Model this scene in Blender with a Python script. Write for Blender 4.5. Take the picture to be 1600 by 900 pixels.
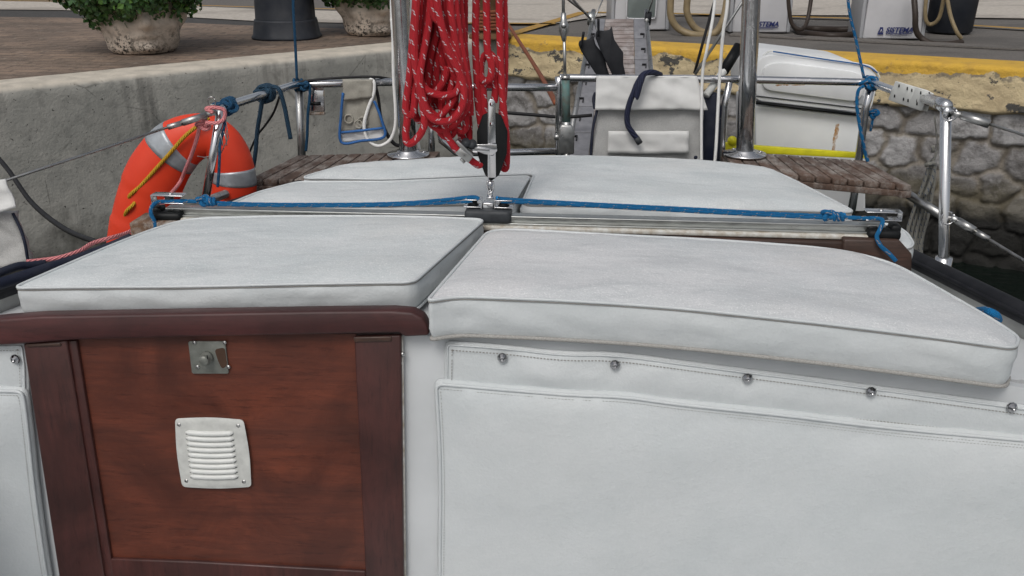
import bpy, bmesh, math, random
from mathutils import Vector, Matrix, noise
from mathutils.geometry import delaunay_2d_cdt
random.seed(7)
for o in list(bpy.data.objects): bpy.data.objects.remove(o)
R = math.radians
S = bpy.context.scene
COL = S.collection
V = Vector
# ------------------------------------------------------------------ camera, light, exposure
F = 1450.0; PITCH = math.atan(570/1450.0); CZ = 2.2
cam = bpy.data.cameras.new('camera'); camo = bpy.data.objects.new('camera', cam); COL.objects.link(camo)
camo.location = (0, 0, CZ); camo.rotation_euler = (math.pi/2-PITCH, 0, 0)
cam.sensor_width = 36; cam.lens = F/1600*36; cam.clip_start = .02; cam.clip_end = 2000
cam.dof.use_dof = False
S.camera = camo
SUN_EL, SUN_AZ = R(52), R(200)     # azimuth measured clockwise from +Y
w = bpy.data.worlds.new('World'); S.world = w; w.use_nodes = True
nt = w.node_tree; bg = nt.nodes['Background']
sky = nt.nodes.new('ShaderNodeTexSky'); sky.sky_type = 'NISHITA'; sky.sun_disc = False
sky.sun_elevation = SUN_EL; sky.sun_rotation = SUN_AZ; sky.air_density = 1.0; sky.dust_density = 4.0; sky.ozone_density = 1.0
hs = nt.nodes.new('ShaderNodeHueSaturation'); hs.inputs['Saturation'].default_value = .30
nt.links.new(sky.outputs[0], hs.inputs['Color']); nt.links.new(hs.outputs[0], bg.inputs[0])
bg.inputs[1].default_value = .1
sl = bpy.data.lights.new('sun', 'SUN'); sl.energy = .9; sl.angle = R(25); sl.color = (1, .97, .93)
so = bpy.data.objects.new('sun', sl); COL.objects.link(so)
sd = V((math.sin(SUN_AZ)*math.cos(SUN_EL), math.cos(SUN_AZ)*math.cos(SUN_EL), math.sin(SUN_EL)))
so.rotation_euler = sd.to_track_quat('Z', 'Y').to_euler(); so.location = (0, -5, 12)
S.view_settings.view_transform = 'Standard'; S.view_settings.look = 'None'
S.view_settings.exposure = .04; S.view_settings.gamma = 1; S.view_settings.use_curve_mapping = False

# ------------------------------------------------------------------ measuring helpers: a sight line met with a real plane
sp_, cp_ = math.sin(PITCH), math.cos(PITCH)
def ray(px, py):
    a = (px-800)/F; b = (450-py)/F
    return V((a, cp_+b*sp_, -sp_+b*cp_))
CAM = V((0, 0, CZ))
def PY(px, py, Y):
    d = ray(px, py); return CAM+d*(Y/d.y)
def PZ(px, py, z):                       # z relative to the eye
    d = ray(px, py); return CAM+d*(z/d.z)
def PH(px, py, h):                       # on the cambered roof surface h(x)
    z = h(0)
    for i in range(8): p = PZ(px, py, z); z = h(p.x)
    return p
YAW = .07
BO = V((0, 1.37, CZ-.62)); BU = V((1, -YAW, 0)).normalized(); BW = V((0, .07, 1)); BN = BU.cross(BW).normalized(); BW = BN.cross(BU).normalized()
def BH(px, py, off=0):                   # on the cockpit bulkhead
    d = ray(px, py); o = BO+BN*off
    return CAM+d*((o-CAM).dot(BN)/d.dot(BN))
def BUV(px, py):
    p = BH(px, py)-BO; return V((p.dot(BU), p.dot(BW)))
def bmap(a, b, c): return BO+BU*a+BW*b+BN*c
QZ = -.85; QH = CZ+QZ                    # quay surface
# ------------------------------------------------------------------ mesh builder
def wloc(o):
    v = V((0, 0, 0))
    while o: v = v+V(o.location); o = o.parent
    return v
class MB:
    def __init__(s): s.v = []; s.f = []; s.uv = []; s.m = []; s.sm = []
    def add(s, vs, fs, mi=0, smooth=True, uvs=None):
        n = len(s.v); s.v += [V(p) for p in vs]
        for i, f in enumerate(fs):
            s.f.append([n+k for k in f]); s.m.append(mi); s.sm.append(smooth)
            s.uv.append(uvs[i] if uvs else None)
        return s
    def tube(s, pts, r, seg=8, closed=False, mi=0, v0=0, flat=None):
        pts = [V(p) for p in pts]; n = len(pts)
        rr = r if isinstance(r, (list, tuple)) else [r]*n
        T = []
        for i in range(n):
            if closed: t = pts[(i+1) % n]-pts[i-1]
            else: t = pts[min(i+1, n-1)]-pts[max(i-1, 0)]
            T.append(t.normalized() if t.length > 1e-9 else V((0, 0, 1)))
        up = V((0, 0, 1)) if abs(T[0].z) < .9 else V((1, 0, 0))
        N = (up-T[0]*up.dot(T[0])).normalized(); vs = []; L = [v0]
        for i in range(n):
            if i:
                N = N-T[i]*N.dot(T[i]); N.normalize(); L.append(L[-1]+(pts[i]-pts[i-1]).length)
            B = T[i].cross(N)
            for k in range(seg):
                a = 2*math.pi*k/seg; q = (N*math.cos(a)+B*math.sin(a))*rr[i]
                if flat: q.y *= flat
                vs.append(pts[i]+q)
        fs = []; uvs = []
        for i in range(n if closed else n-1):
            j = (i+1) % n; l1 = L[j] if j else L[i]+(pts[0]-pts[-1]).length
            for k in range(seg):
                k2 = (k+1) % seg
                fs.append([i*seg+k, i*seg+k2, j*seg+k2, j*seg+k])
                u0, u1 = k/seg, (k+1)/seg
                uvs.append([(u0, L[i]), (u1, L[i]), (u1, l1), (u0, l1)])
        if not closed:
            fs.append([k for k in range(seg)][::-1]); uvs.append([(0, 0)]*seg)
            fs.append([(n-1)*seg+k for k in range(seg)]); uvs.append([(0, 0)]*seg)
        s.add(vs, fs, mi, True, uvs); return s
    def box(s, c, size, bev=.0, M=None, mi=0, seg=2, taper=None):
        bm = bmesh.new(); bmesh.ops.create_cube(bm, size=1)
        for v in bm.verts:
            tz = v.co.z
            v.co = V((v.co.x*size[0], v.co.y*size[1], v.co.z*size[2]))
            if taper and tz > 0: v.co.x *= taper[0]; v.co.y *= taper[1]
        if bev: bmesh.ops.bevel(bm, geom=bm.edges[:]+bm.verts[:], offset=bev, segments=seg, affect='EDGES', profile=.5)
        bm.verts.index_update()
        M3 = M or Matrix.Identity(3)
        s.add([V(c)+M3@v.co for v in bm.verts], [[v.index for v in f.verts] for f in bm.faces], mi, bool(bev)); bm.free(); return s
    def lathe(s, c, prof, seg=24, M=None, mi=0, smooth=True, fn=None):
        M3 = M or Matrix.Identity(3); vs = []; fs = []
        for (r, z) in prof:
            for k in range(seg):
                a = 2*math.pi*k/seg; p = V((r*math.cos(a), r*math.sin(a), z))
                if fn: p = fn(p, a)
                vs.append(V(c)+M3@p)
        for i in range(len(prof)-1):
            for k in range(seg):
                k2 = (k+1) % seg; fs.append([i*seg+k, i*seg+k2, (i+1)*seg+k2, (i+1)*seg+k])
        if prof[0][0] > 1e-4: fs.append([k for k in range(seg)][::-1])
        if prof[-1][0] > 1e-4: fs.append([(len(prof)-1)*seg+k for k in range(seg)])
        s.add(vs, fs, mi, smooth); return s
    def prism(s, pts, d, mi=0, bev=0):     # polygon pts (world) extruded along vector d
        bm = bmesh.new(); a = [bm.verts.new(V(p)) for p in pts]; f = bm.faces.new(a)
        r = bmesh.ops.extrude_face_region(bm, geom=[f])
        for e in r['geom']:
            if isinstance(e, bmesh.types.BMVert): e.co += V(d)
        bmesh.ops.recalc_face_normals(bm, faces=bm.faces)
        if bev: bmesh.ops.bevel(bm, geom=bm.edges[:]+bm.verts[:], offset=bev, segments=2, affect='EDGES', profile=.5, clamp_overlap=True)
        bm.verts.index_update()
        s.add([v.co.copy() for v in bm.verts], [[v.index for v in f.verts] for f in bm.faces], mi, bool(bev)); bm.free(); return s
    def build(s, name, mats, parent=None, loc=None, smooth=None):
        me = bpy.data.meshes.new(name)
        o = bpy.data.objects.new(name, me); COL.objects.link(o)
        if parent: o.parent = parent; org = wloc(parent)
        else:
            if loc is None:
                n = max(1, len(s.v)); loc = V((sum(p.x for p in s.v)/n, sum(p.y for p in s.v)/n, min(p.z for p in s.v)))
            o.location = loc; org = V(loc)
        me.from_pydata([p-org for p in s.v], [], s.f)
        if not isinstance(mats, (list, tuple)): mats = [mats]
        for m_ in mats: me.materials.append(m_)
        me.polygons.foreach_set('material_index', s.m)
        me.polygons.foreach_set('use_smooth', s.sm if smooth is None else [smooth]*len(s.f))
        if any(u for u in s.uv):
            l = me.uv_layers.new(name='UVMap'); k = 0
            for f, u in zip(s.f, s.uv):
                for q in range(len(f)):
                    l.data[k].uv = u[q] if u else (0, 0); k += 1
        me.update(); return o
def tag(o, label=None, cat=None, group=None, kind=None):
    if label: o['label'] = label
    if cat: o['category'] = cat
    if group: o['group'] = group
    if kind: o['kind'] = kind
    return o
def thing(name, loc, label, cat, group=None):
    o = bpy.data.objects.new(name, None); COL.objects.link(o); o.location = loc; o.empty_display_size = .05
    return tag(o, label, cat, group)
def copy_tree(o, parent=None):
    c = o.copy(); COL.objects.link(c)
    if parent: c.parent = parent
    for ch in [x for x in bpy.data.objects if x.parent == o]: copy_tree(ch, c)
    return c
def smooth_path(pts, n=8, closed=False):
    pts = [V(p) for p in pts]; out = []; m = len(pts)
    rng = range(m) if closed else range(m-1)
    for i in rng:
        if closed: a, b, c, d = pts[i-1], pts[i], pts[(i+1) % m], pts[(i+2) % m]
        else: a, b, c, d = pts[max(i-1, 0)], pts[i], pts[i+1], pts[min(i+2, m-1)]
        for k in range(n):
            t = k/n
            out.append(.5*((2*b)+(c-a)*t+(2*a-5*b+4*c-d)*t*t+(3*b-a-3*c+d)*t**3))
    if not closed: out.append(pts[-1])
    return out
def pathY(l, Y=None, n=8):               # [(px,py,Y)...]
    return smooth_path([PY(p[0], p[1], p[2] if len(p) > 2 else Y) for p in l], n)
def helix(c, axis, R0, turns, pitch, n=14, ph=0):
    axis = V(axis).normalized(); a = axis.orthogonal().normalized(); b = axis.cross(a); out = []
    N = int(turns*n)
    for i in range(N+1):
        t = i/n; an = 2*math.pi*t+ph
        out.append(V(c)+axis*(pitch*(t-turns/2))+(a*math.cos(an)+b*math.sin(an))*R0)
    return out
def knotpath(c, s, rot=0, n=40, sq=.7):
    out = []
    for i in range(n):
        t = 2*math.pi*i/n
        x = math.sin(t)+2*math.sin(2*t); z = math.cos(t)-2*math.cos(2*t); y = -math.sin(3*t)
        x, z = x*math.cos(rot)-z*math.sin(rot), x*math.sin(rot)+z*math.cos(rot)
        out.append(V(c)+V((x*s/3, y*s/3*1.2, z*s/3*sq)))
    return out
def rotz(a): return Matrix.Rotation(a, 3, 'Z')
def frame(x, y, z): return Matrix((x, y, z)).transposed()
BM3 = frame(BU, BW, BN)
# ------------------------------------------------------------------ materials
def lin(c):
    c /= 255.; return c/12.92 if c <= .04045 else ((c+.055)/1.055)**2.4
def C(r, g, b, k=1.0): return (min(lin(r)*k, .9), min(lin(g)*k, .9), min(lin(b)*k, .9), 1)
class NT:
    def __init__(s, name):
        s.mat = bpy.data.materials.new(name); s.mat.use_nodes = True; s.t = s.mat.node_tree
        s.b = s.t.nodes['Principled BSDF']; s.tc = s.t.nodes.new('ShaderNodeTexCoord')
    def n(s, ty, **k):
        x = s.t.nodes.new(ty)
        for a, b in k.items(): setattr(x, a, b)
        return x
    def l(s, a, b): s.t.links.new(a, b)
    def mapping(s, scale=(1, 1, 1), rot=(0, 0, 0), src='Object', loc=(0, 0, 0)):
        m = s.n('ShaderNodeMapping'); m.inputs['Scale'].default_value = scale; m.inputs['Rotation'].default_value = rot; m.inputs['Location'].default_value = loc
        s.l(s.tc.outputs[src], m.inputs[0]); return m.outputs[0]
    def noise(s, scale, detail=4, vec=None, rough=.55, dist=0):
        x = s.n('ShaderNodeTexNoise'); x.inputs['Scale'].default_value = scale; x.inputs['Detail'].default_value = detail
        x.inputs['Roughness'].default_value = rough; x.inputs['Distortion'].default_value = dist
        s.l(vec or s.mapping(), x.inputs['Vector']); return x.outputs['Fac']
    def ramp(s, fac, lo, hi, a=0., b=1.):
        x = s.n('ShaderNodeMapRange'); x.inputs[1].default_value = lo; x.inputs[2].default_value = hi
        x.inputs[3].default_value = a; x.inputs[4].default_value = b; s.l(fac, x.inputs[0]); return x.outputs[0]
    def mix(s, fac, a, b, mode='MIX'):
        x = s.n('ShaderNodeMix', data_type='RGBA', blend_type=mode)
        if isinstance(fac, (int, float)): x.inputs[0].default_value = fac
        else: s.l(fac, x.inputs[0])
        for i, c in ((6, a), (7, b)):
            if isinstance(c, tuple): x.inputs[i].default_value = c
            else: s.l(c, x.inputs[i])
        return x.outputs[2]
    def math(s, op, a, b=None, c=None):
        x = s.n('ShaderNodeMath', operation=op)
        for i, q in enumerate((a, b, c)):
            if q is None: continue
            if isinstance(q, (int, float)): x.inputs[i].default_value = q
            else: s.l(q, x.inputs[i])
        return x.outputs[0]
    def bump(s, h, strength=.3, dist=.01, prev=None):
        x = s.n('ShaderNodeBump'); x.inputs['Strength'].default_value = strength; x.inputs['Distance'].default_value = dist
        s.l(h, x.inputs['Height'])
        if prev: s.l(prev, x.inputs['Normal'])
        return x.outputs[0]
    def out(s, col=None, rough=None, metal=0, normal=None, **k):
        b = s.b
        if col is not None:
            if isinstance(col, tuple): b.inputs['Base Color'].default_value = col
            else: s.l(col, b.inputs['Base Color'])
        if rough is not None:
            if isinstance(rough, (int, float)): b.inputs['Roughness'].default_value = rough
            else: s.l(rough, b.inputs['Roughness'])
        b.inputs['Metallic'].default_value = metal
        if normal is not None: s.l(normal, b.inputs['Normal'])
        for a, q in k.items(): b.inputs[a.replace('_', ' ')].default_value = q
        return s.mat
def plain(name, col, rough=.5, metal=0, var=.25, sc=30, bsc=None, bst=.2, bd=.002, dark=None):
    m = NT(name)
    if max(col[:3]) < .07: m.b.inputs['Specular IOR Level'].default_value = .28
    f = m.ramp(m.noise(sc, 5), .35, .7)
    d = dark or tuple([c*(1-var) for c in col[:3]]+[1])
    c = m.mix(f, col, d); nn = None
    if bsc: nn = m.bump(m.noise(bsc, 3), bst, bd)
    f2 = m.ramp(m.noise(sc*.4, 3), .3, .7, max(rough-.08, .03), min(rough+.12, 1))
    return m.out(c, f2, metal, nn)
def vinyl(name, base, top=False):
    m = NT(name)
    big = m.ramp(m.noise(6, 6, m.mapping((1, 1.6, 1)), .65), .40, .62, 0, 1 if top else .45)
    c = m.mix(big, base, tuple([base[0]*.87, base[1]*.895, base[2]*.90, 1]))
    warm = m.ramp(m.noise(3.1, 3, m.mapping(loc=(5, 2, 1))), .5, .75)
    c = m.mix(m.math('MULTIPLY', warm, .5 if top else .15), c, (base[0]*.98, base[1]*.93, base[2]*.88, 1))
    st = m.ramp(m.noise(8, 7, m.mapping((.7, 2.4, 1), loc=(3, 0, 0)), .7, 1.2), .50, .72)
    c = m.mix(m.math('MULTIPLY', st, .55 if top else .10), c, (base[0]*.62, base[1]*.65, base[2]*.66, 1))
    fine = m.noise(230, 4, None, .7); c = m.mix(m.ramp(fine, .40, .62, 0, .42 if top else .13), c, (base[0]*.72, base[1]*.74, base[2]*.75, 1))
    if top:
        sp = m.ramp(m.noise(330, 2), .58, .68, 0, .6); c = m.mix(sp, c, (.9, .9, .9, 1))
    b1 = m.bump(m.noise(300, 3), .35, .0015); b2 = m.bump(m.noise(11, 4, m.mapping((1, 1.8, 1)), .6), .32, .012, b1)
    r = m.ramp(m.noise(6, 3), .3, .7, .38, .58)
    return m.out(c, r, 0, b2)
def wood(name, a, b, sc=1.0, axis='x', rough=.4, d=.4, fade=None):
    m = NT(name); s = {'x': (3*sc, 40*sc, 40*sc), 'z': (40*sc, 40*sc, 3*sc), 'y': (40*sc, 3*sc, 40*sc)}[axis]
    g = m.noise(1.0, 8, m.mapping(s), .72, 1.6); g2 = m.noise(.25, 3, m.mapping(s, loc=(4, 4, 2)), .6, 2)
    c = m.mix(m.ramp(g, .3, .7), a, b); c = m.mix(m.ramp(g2, .45, .75, 0, .6), c, tuple([x*d for x in b[:3]]+[1]))
    bl = m.noise(6.5, 5, m.mapping(loc=(7, 1, 3)), .6, .8); c = m.mix(m.ramp(bl, .40, .62, 0, .7), c, tuple([x*.55 for x in b[:3]]+[1]))
    if fade:
        fm = m.ramp(m.noise(15, 8, m.mapping((1.4, .7, 1)), .78), .46, .64, 0, .75); c = m.mix(fm, c, fade)
    s3 = tuple(q*4.5 for q in s); po = m.ramp(m.noise(1.0, 4, m.mapping(s3), .8), .55, .68, 0, .55); c = m.mix(po, c, tuple([x*.35 for x in b[:3]]+[1]))
    wr_ = m.ramp(m.noise(45, 6, None, .8), .66, .72, 0, .35); c = m.mix(wr_, c, tuple([min(1, x*2.2) for x in a[:3]]+[1]))
    n = m.bump(g, .25, .002)
    return m.out(c, m.ramp(g2, .3, .7, rough-.06, rough+.15), 0, n)
def rope_mat(name, col, fleck=None, circ=.04, pitch=.028, nf=2, fl=.16, k=1., twist=0):
    m = NT(name); sx = m.n('ShaderNodeSeparateXYZ'); m.l(m.tc.outputs['UV'], sx.inputs[0]); u, v = sx.outputs[0], sx.outputs[1]
    if twist:
        w_ = m.math('SINE', m.math('MULTIPLY', m.math('ADD', m.math('MULTIPLY', u, 3), m.math('MULTIPLY', v, 1/twist)), 2*math.pi)); h = m.math('ABSOLUTE', w_); hs_ = 1.0
    else:
        a = m.math('SINE', m.math('MULTIPLY', m.math('ADD', m.math('MULTIPLY', u, 8), m.math('MULTIPLY', v, 260)), 2*math.pi))
        b = m.math('SINE', m.math('MULTIPLY', m.math('SUBTRACT', m.math('MULTIPLY', u, 8), m.math('MULTIPLY', v, 260)), 2*math.pi))
        h = m.math('MULTIPLY', a, b); hs_ = .8
    dk = tuple([c*(.8 if min(col[:3]) > .4 else .66) for c in col[:3]]+[1])
    c = m.mix(m.ramp(h, -.6 if not twist else 0, .5), dk, col)
    dirt = m.ramp(m.noise(26, 3), .4, .75, 0, .1 if min(col[:3]) > .4 else .35); c = m.mix(dirt, c, tuple([x*.55 for x in col[:3]]+[1]))
    if fleck:
        # short slanting tracer stitches, in pairs
        vv = m.math('ADD', m.math('DIVIDE', v, pitch), m.math('MULTIPLY', u, 1.0))
        fr = m.math('FRACT', vv); fu = m.math('FRACT', m.math('ADD', m.math('MULTIPLY', u, nf), m.math('MULTIPLY', fr, .9)))
        in1 = m.math('LESS_THAN', fr, fl*1.6); g1 = m.math('GREATER_THAN', m.math('FRACT', m.math('MULTIPLY', fr, 1/(fl*.8))), .38)
        in2 = m.math('LESS_THAN', fu, .33)
        q = m.math('MULTIPLY', m.math('MULTIPLY', in1, g1), in2); c = m.mix(q, c, fleck)
    n = m.bump(h, .9, .0011*hs_*2)
    return m.out(c, .75, 0, n)
def metal(name, col=(.62, .62, .63, 1), rough=.16, dirt=.25):
    m = NT(name); f = m.ramp(m.noise(22, 5), .5, .8, 0, dirt)
    c = m.mix(f, col, (.16, .13, .10, 1)); r = m.ramp(m.noise(55, 4), .3, .7, rough*.7, rough+.16)
    return m.out(c, r, 1.0)
M = {}
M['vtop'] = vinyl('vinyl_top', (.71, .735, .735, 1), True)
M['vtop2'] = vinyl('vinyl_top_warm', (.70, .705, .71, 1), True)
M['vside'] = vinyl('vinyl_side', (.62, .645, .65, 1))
M['pipe'] = plain('vinyl_piping', (.66, .65, .62, 1), .5, sc=200)
M['zip'] = plain('zip_tape', (.40, .39, .37, 1), .7, sc=420, dark=(.25, .24, .22, 1))
M['seam'] = plain('seam_shadow_line', (.30, .29, .27, 1), .8)
M['thread'] = plain('thread', (.27, .26, .24, 1), .8)
M['gel'] = plain('gelcoat', (.64, .66, .67, 1), .35, sc=6, var=.14, bsc=60, bst=.06)
M['geldirty'] = plain('gelcoat_dirty', (.55, .56, .54, 1), .45, sc=9, var=.35, bsc=90, bst=.15)
M['mah'] = wood('mahogany_door', (.185, .050, .026, 1), (.098, .028, .017, 1), .7, 'x', .36)
M['mahv'] = wood('mahogany_stile', (.094, .029, .024, 1), (.054, .019, .016, 1), .8, 'z', .42)
M['mahb'] = wood('mahogany_beam', (.105, .029, .027, 1), (.060, .019, .018, 1), .8, 'x', .42)
M['teak'] = wood('weathered_teak', (.17, .105, .075, 1), (.095, .06, .045, 1), 1.2, 'y', .7, .5, fade=(.36, .33, .30, 1))
M['darkwood'] = wood('dark_varnish', (.12, .062, .045, 1), (.05, .03, .022, 1), 1.2, 'x', .45, .5)
M['peelwood'] = wood('peeling_wood', (.22, .12, .06, 1), (.12, .07, .045, 1), 1.2, 'x', .7, .5, fade=(.5, .48, .44, 1))
M['ss'] = metal('stainless', (.66, .66, .67, 1), .13, .04); M['ssdull'] = metal('stainless_dull', (.48, .48, .47, 1), .34, .4)
M['alu'] = metal('anodised_track', (.55, .56, .54, 1), .38, .25)
M['whitepaint'] = plain('white_painted_riser', (.66, .66, .62, 1), .5, sc=60, dark=(.40, .34, .26, 1))
M['black'] = plain('black_plastic', (.007, .008, .009, 1), .5, var=.3, sc=60, bsc=300, bst=.1)
M['dkgrey'] = plain('grey_plastic', (.055, .06, .066, 1), .5, var=.3, sc=60)
M['rubber'] = plain('black_rubber', (.009, .010, .013, 1), .6, sc=25, dark=(.02, .021, .025, 1), bsc=60, bst=.3)
M['navy'] = plain('navy_canvas', (.012, .016, .034, 1), .6, sc=25, dark=(.03, .034, .05, 1), bsc=200, bst=.4)
M['white'] = plain('white_plastic', (.76, .77, .74, 1), .35, var=.1, sc=20)
M['offwhite'] = plain('off_white_plastic', (.66, .665, .63, 1), .4, var=.22, sc=45)
M['orange'] = plain('orange_plastic', (.80, .058, .018, 1), .45, sc=7, dark=(.68, .04, .013, 1), bsc=90, bst=.15)
M['silver'] = plain('reflective_tape', (.44, .47, .50, 1), .35, .35, sc=50, bsc=60, bst=.3)
M['rred'] = rope_mat('red_rope', (.80, .018, .034, 1), (.85, .74, .78, 1), pitch=.026, nf=3, fl=.19)
M['rblue'] = rope_mat('blue_rope', (.004, .26, .64, 1), (.62, .50, .40, 1), pitch=.028, nf=3, fl=.2)
M['rblue2'] = rope_mat('faded_blue_rope', (.010, .12, .27, 1), (.10, .25, .38, 1), pitch=.02)
M['rteal'] = rope_mat('dark_teal_rope', (.010, .045, .085, 1), twist=.03)
M['rnavy'] = rope_mat('navy_rope', (.010, .014, .045, 1), twist=.045)
M['rpink'] = rope_mat('pink_rope', (.86, .30, .31, 1), twist=.022)
M['ryel'] = rope_mat('yellow_rope', (.66, .38, .020, 1), twist=.022)
M['rwhite'] = rope_mat('white_rope', (.86, .86, .83, 1))
M['rgrey'] = rope_mat('grey_white_rope', (.46, .45, .40, 1), (.05, .09, .17, 1), pitch=.018, fl=.3)
M['rorange'] = rope_mat('orange_rope', (.42, .13, .06, 1))
M['cable'] = plain('black_cable', (.02, .02, .022, 1), .5)
M['wire'] = metal('steel_wire', (.30, .29, .28, 1), .4, .3)
M['bin'] = plain('dark_metal_paint', (.022, .026, .035, 1), .5, sc=8, dark=(.04, .043, .05, 1), bsc=80, bst=.2)
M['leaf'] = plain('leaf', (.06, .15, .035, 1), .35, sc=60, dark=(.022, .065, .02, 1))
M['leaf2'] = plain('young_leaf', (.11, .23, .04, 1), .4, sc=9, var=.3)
M['leafshade'] = plain('leaf_shade_green', (.012, .03, .010, 1), .7, sc=9, var=.3)
M['bark'] = plain('bark', (.06, .045, .03, 1), .9)
M['bronze'] = metal('verdigris_metal', (.20, .24, .23, 1), .5, .3)
def mesh_cloth(name, col, sc=380, alpha=.9):
    m = NT(name)
    wv = []
    for ax in (0, 2):
        x = m.n('ShaderNodeSeparateXYZ'); m.l(m.mapping((sc, sc, sc)), x.inputs[0]); wv.append(m.math('SINE', x.outputs[ax]))
    g = m.math('MULTIPLY', wv[0], wv[1])
    c = m.mix(m.ramp(m.noise(sc*1.6, 1), .35, .65), col, tuple([k*.72 for k in col[:3]]+[1]))
    f = m.ramp(m.noise(14, 4), .4, .7, 0, .35); c = m.mix(f, c, tuple([k*.72 for k in col[:3]]+[1]))
    m.b.inputs['Alpha'].default_value = alpha
    return m.out(c, .75, 0, m.bump(m.noise(16, 3), .25, .008))
M['net'] = mesh_cloth('white_mesh', (.56, .555, .54, 1)); M['netgrey'] = mesh_cloth('grey_mesh', (.50, .50, .49, 1), 380, .88)
M['cloth'] = plain('white_canvas', (.70, .70, .685, 1), .8, sc=18, var=.12, bsc=24, bst=.2, bd=.005)
M['beigenet'] = mesh_cloth('beige_mesh', (.42, .40, .345, 1), 500, .93)
M['bluetrim'] = plain('blue_trim', (.03, .14, .40, 1), .7)
M['yellow'] = plain('yellow_strap', (.85, .78, .02, 1), .5, sc=20, var=.2)
M['wl'] = plain('white_cord', (.88, .88, .86, 1), .6, sc=40, var=.08)
M['brass'] = metal('chrome_snap', (.38, .38, .39, 1), .10, .1)
M['lockm'] = plain('lock_plate_metal', (.24, .25, .225, 1), .42, .35, sc=70, dark=(.17, .175, .155, 1))
def canister_mat():
    m = NT('fibreglass_canister'); c = m.mix(m.ramp(m.noise(8, 4), .4, .7), (.85, .86, .86, 1), (.78, .79, .79, 1))
    # rust runs with shapes of their own
    x = m.n('ShaderNodeSeparateXYZ'); m.l(m.tc.outputs['Object'], x.inputs[0])
    wob = m.ramp(m.noise(25, 3), 0, 1, -.016, .016)
    d1 = m.math('ABSOLUTE', m.math('SUBTRACT', m.math('ADD', x.outputs[0], wob), .035))
    s1 = m.math('MULTIPLY', m.math('LESS_THAN', d1, .0055), m.math('LESS_THAN', m.math('ABSOLUTE', m.math('SUBTRACT', x.outputs[2], .235)), .055))
    d2 = m.math('ABSOLUTE', m.math('SUBTRACT', m.math('ADD', x.outputs[2], wob), .432)); s2 = m.math('MULTIPLY', m.math('LESS_THAN', d2, .010), m.math('LESS_THAN', m.math('ABSOLUTE', m.math('ADD', x.outputs[0], .135)), .055))
    f = m.math('MULTIPLY', m.math('ADD', s1, s2), m.ramp(m.noise(70, 4), .3, .6)); c = m.mix(f, c, (.42, .22, .08, 1))
    return m.out(c, .4)
M['can'] = canister_mat()
def concrete():
    m = NT('harbour_concrete'); z = m.n('ShaderNodeSeparateXYZ'); m.l(m.tc.outputs['Object'], z.inputs[0])
    c = m.mix(m.ramp(m.noise(1.6, 8, None, .62), .38, .66), (.44, .425, .385, 1), (.29, .29, .265, 1))
    c = m.mix(m.ramp(m.noise(14, 6), .52, .72, 0, .55), c, (.18, .18, .165, 1))
    c = m.mix(m.ramp(m.noise(5, 5, m.mapping((1, 1, .12), loc=(3, 3, 3)), .6), .57, .74, 0, .8), c, (.06, .06, .055, 1))   # runs
    c = m.mix(m.ramp(m.noise(2.3, 6, m.mapping(loc=(9, 2, 0)), .7), .57, .66, 0, .6), c, (.52, .50, .45, 1))
    # dark damp foot, with a ragged edge
    hz = m.math('ADD', z.outputs[2], m.ramp(m.noise(4, 6), .2, .8, -.2, .2))
    c = m.mix(m.ramp(hz, .36, .56, .85, 0), c, (.022, .021, .014, 1))
    vo = m.n('ShaderNodeTexVoronoi'); vo.feature = 'DISTANCE_TO_EDGE'; vo.inputs['Scale'].default_value = 1.3; m.l(m.mapping((1, 1, 1)), vo.inputs['Vector'])
    vw = m.ramp(vo.outputs['Distance'], 0, .006, 1, 0); c = m.mix(m.math('MULTIPLY', vw, m.ramp(m.noise(3, 2), .5, .6, 0, .5)), c, (.04, .04, .035, 1))
    pit = m.math('MAXIMUM', m.ramp(m.noise(55, 2), .68, .74), m.ramp(m.noise(16, 6, m.mapping((1, 1, 1.5), loc=(8, 8, 8)), .75), .68, .70, 0, .8)); c = m.mix(pit, c, (.045, .045, .04, 1))
    top = m.ramp(z.outputs[2], 1.318, 1.345); c = m.mix(top, c, m.mix(m.ramp(m.noise(9, 6), .4, .7), (.62, .56, .47, 1), (.45, .41, .345, 1)))
    n = m.bump(m.noise(60, 6), .45, .008, m.bump(m.noise(4, 5), .25, .03))
    return m.out(c, .9, 0, n)
def stonewall():
    m = NT('painted_stone_wall'); z = m.n('ShaderNodeSeparateXYZ'); m.l(m.tc.outputs['Object'], z.inputs[0])
    at = m.n('ShaderNodeAttribute'); at.attribute_name = 'stone'
    sp = m.n('ShaderNodeSeparateXYZ'); m.l(at.outputs['Vector'], sp.inputs[0])
    st = m.mix(sp.outputs[0], (.22, .21, .205, 1), (.48, .47, .47, 1)); st = m.mix(m.ramp(m.noise(9, 8, None, .7), .45, .62, 0, .7), st, (.10, .09, .08, 1))
    st = m.mix(m.ramp(m.noise(22, 5), .58, .7, 0, .6), st, (.42, .41, .41, 1))
    mo = m.mix(m.ramp(m.noise(7, 6), .45, .62), (.27, .24, .20, 1), (.14, .12, .095, 1))
    c = m.mix(sp.outputs[1], mo, st)
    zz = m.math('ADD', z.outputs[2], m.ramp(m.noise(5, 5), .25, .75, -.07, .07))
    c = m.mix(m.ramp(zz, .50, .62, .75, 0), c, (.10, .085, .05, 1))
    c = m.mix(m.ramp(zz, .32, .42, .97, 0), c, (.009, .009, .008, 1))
    n = m.bump(m.noise(45, 8, None, .7), .8, .02)
    return m.out(c, .85, 0, n)
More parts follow.
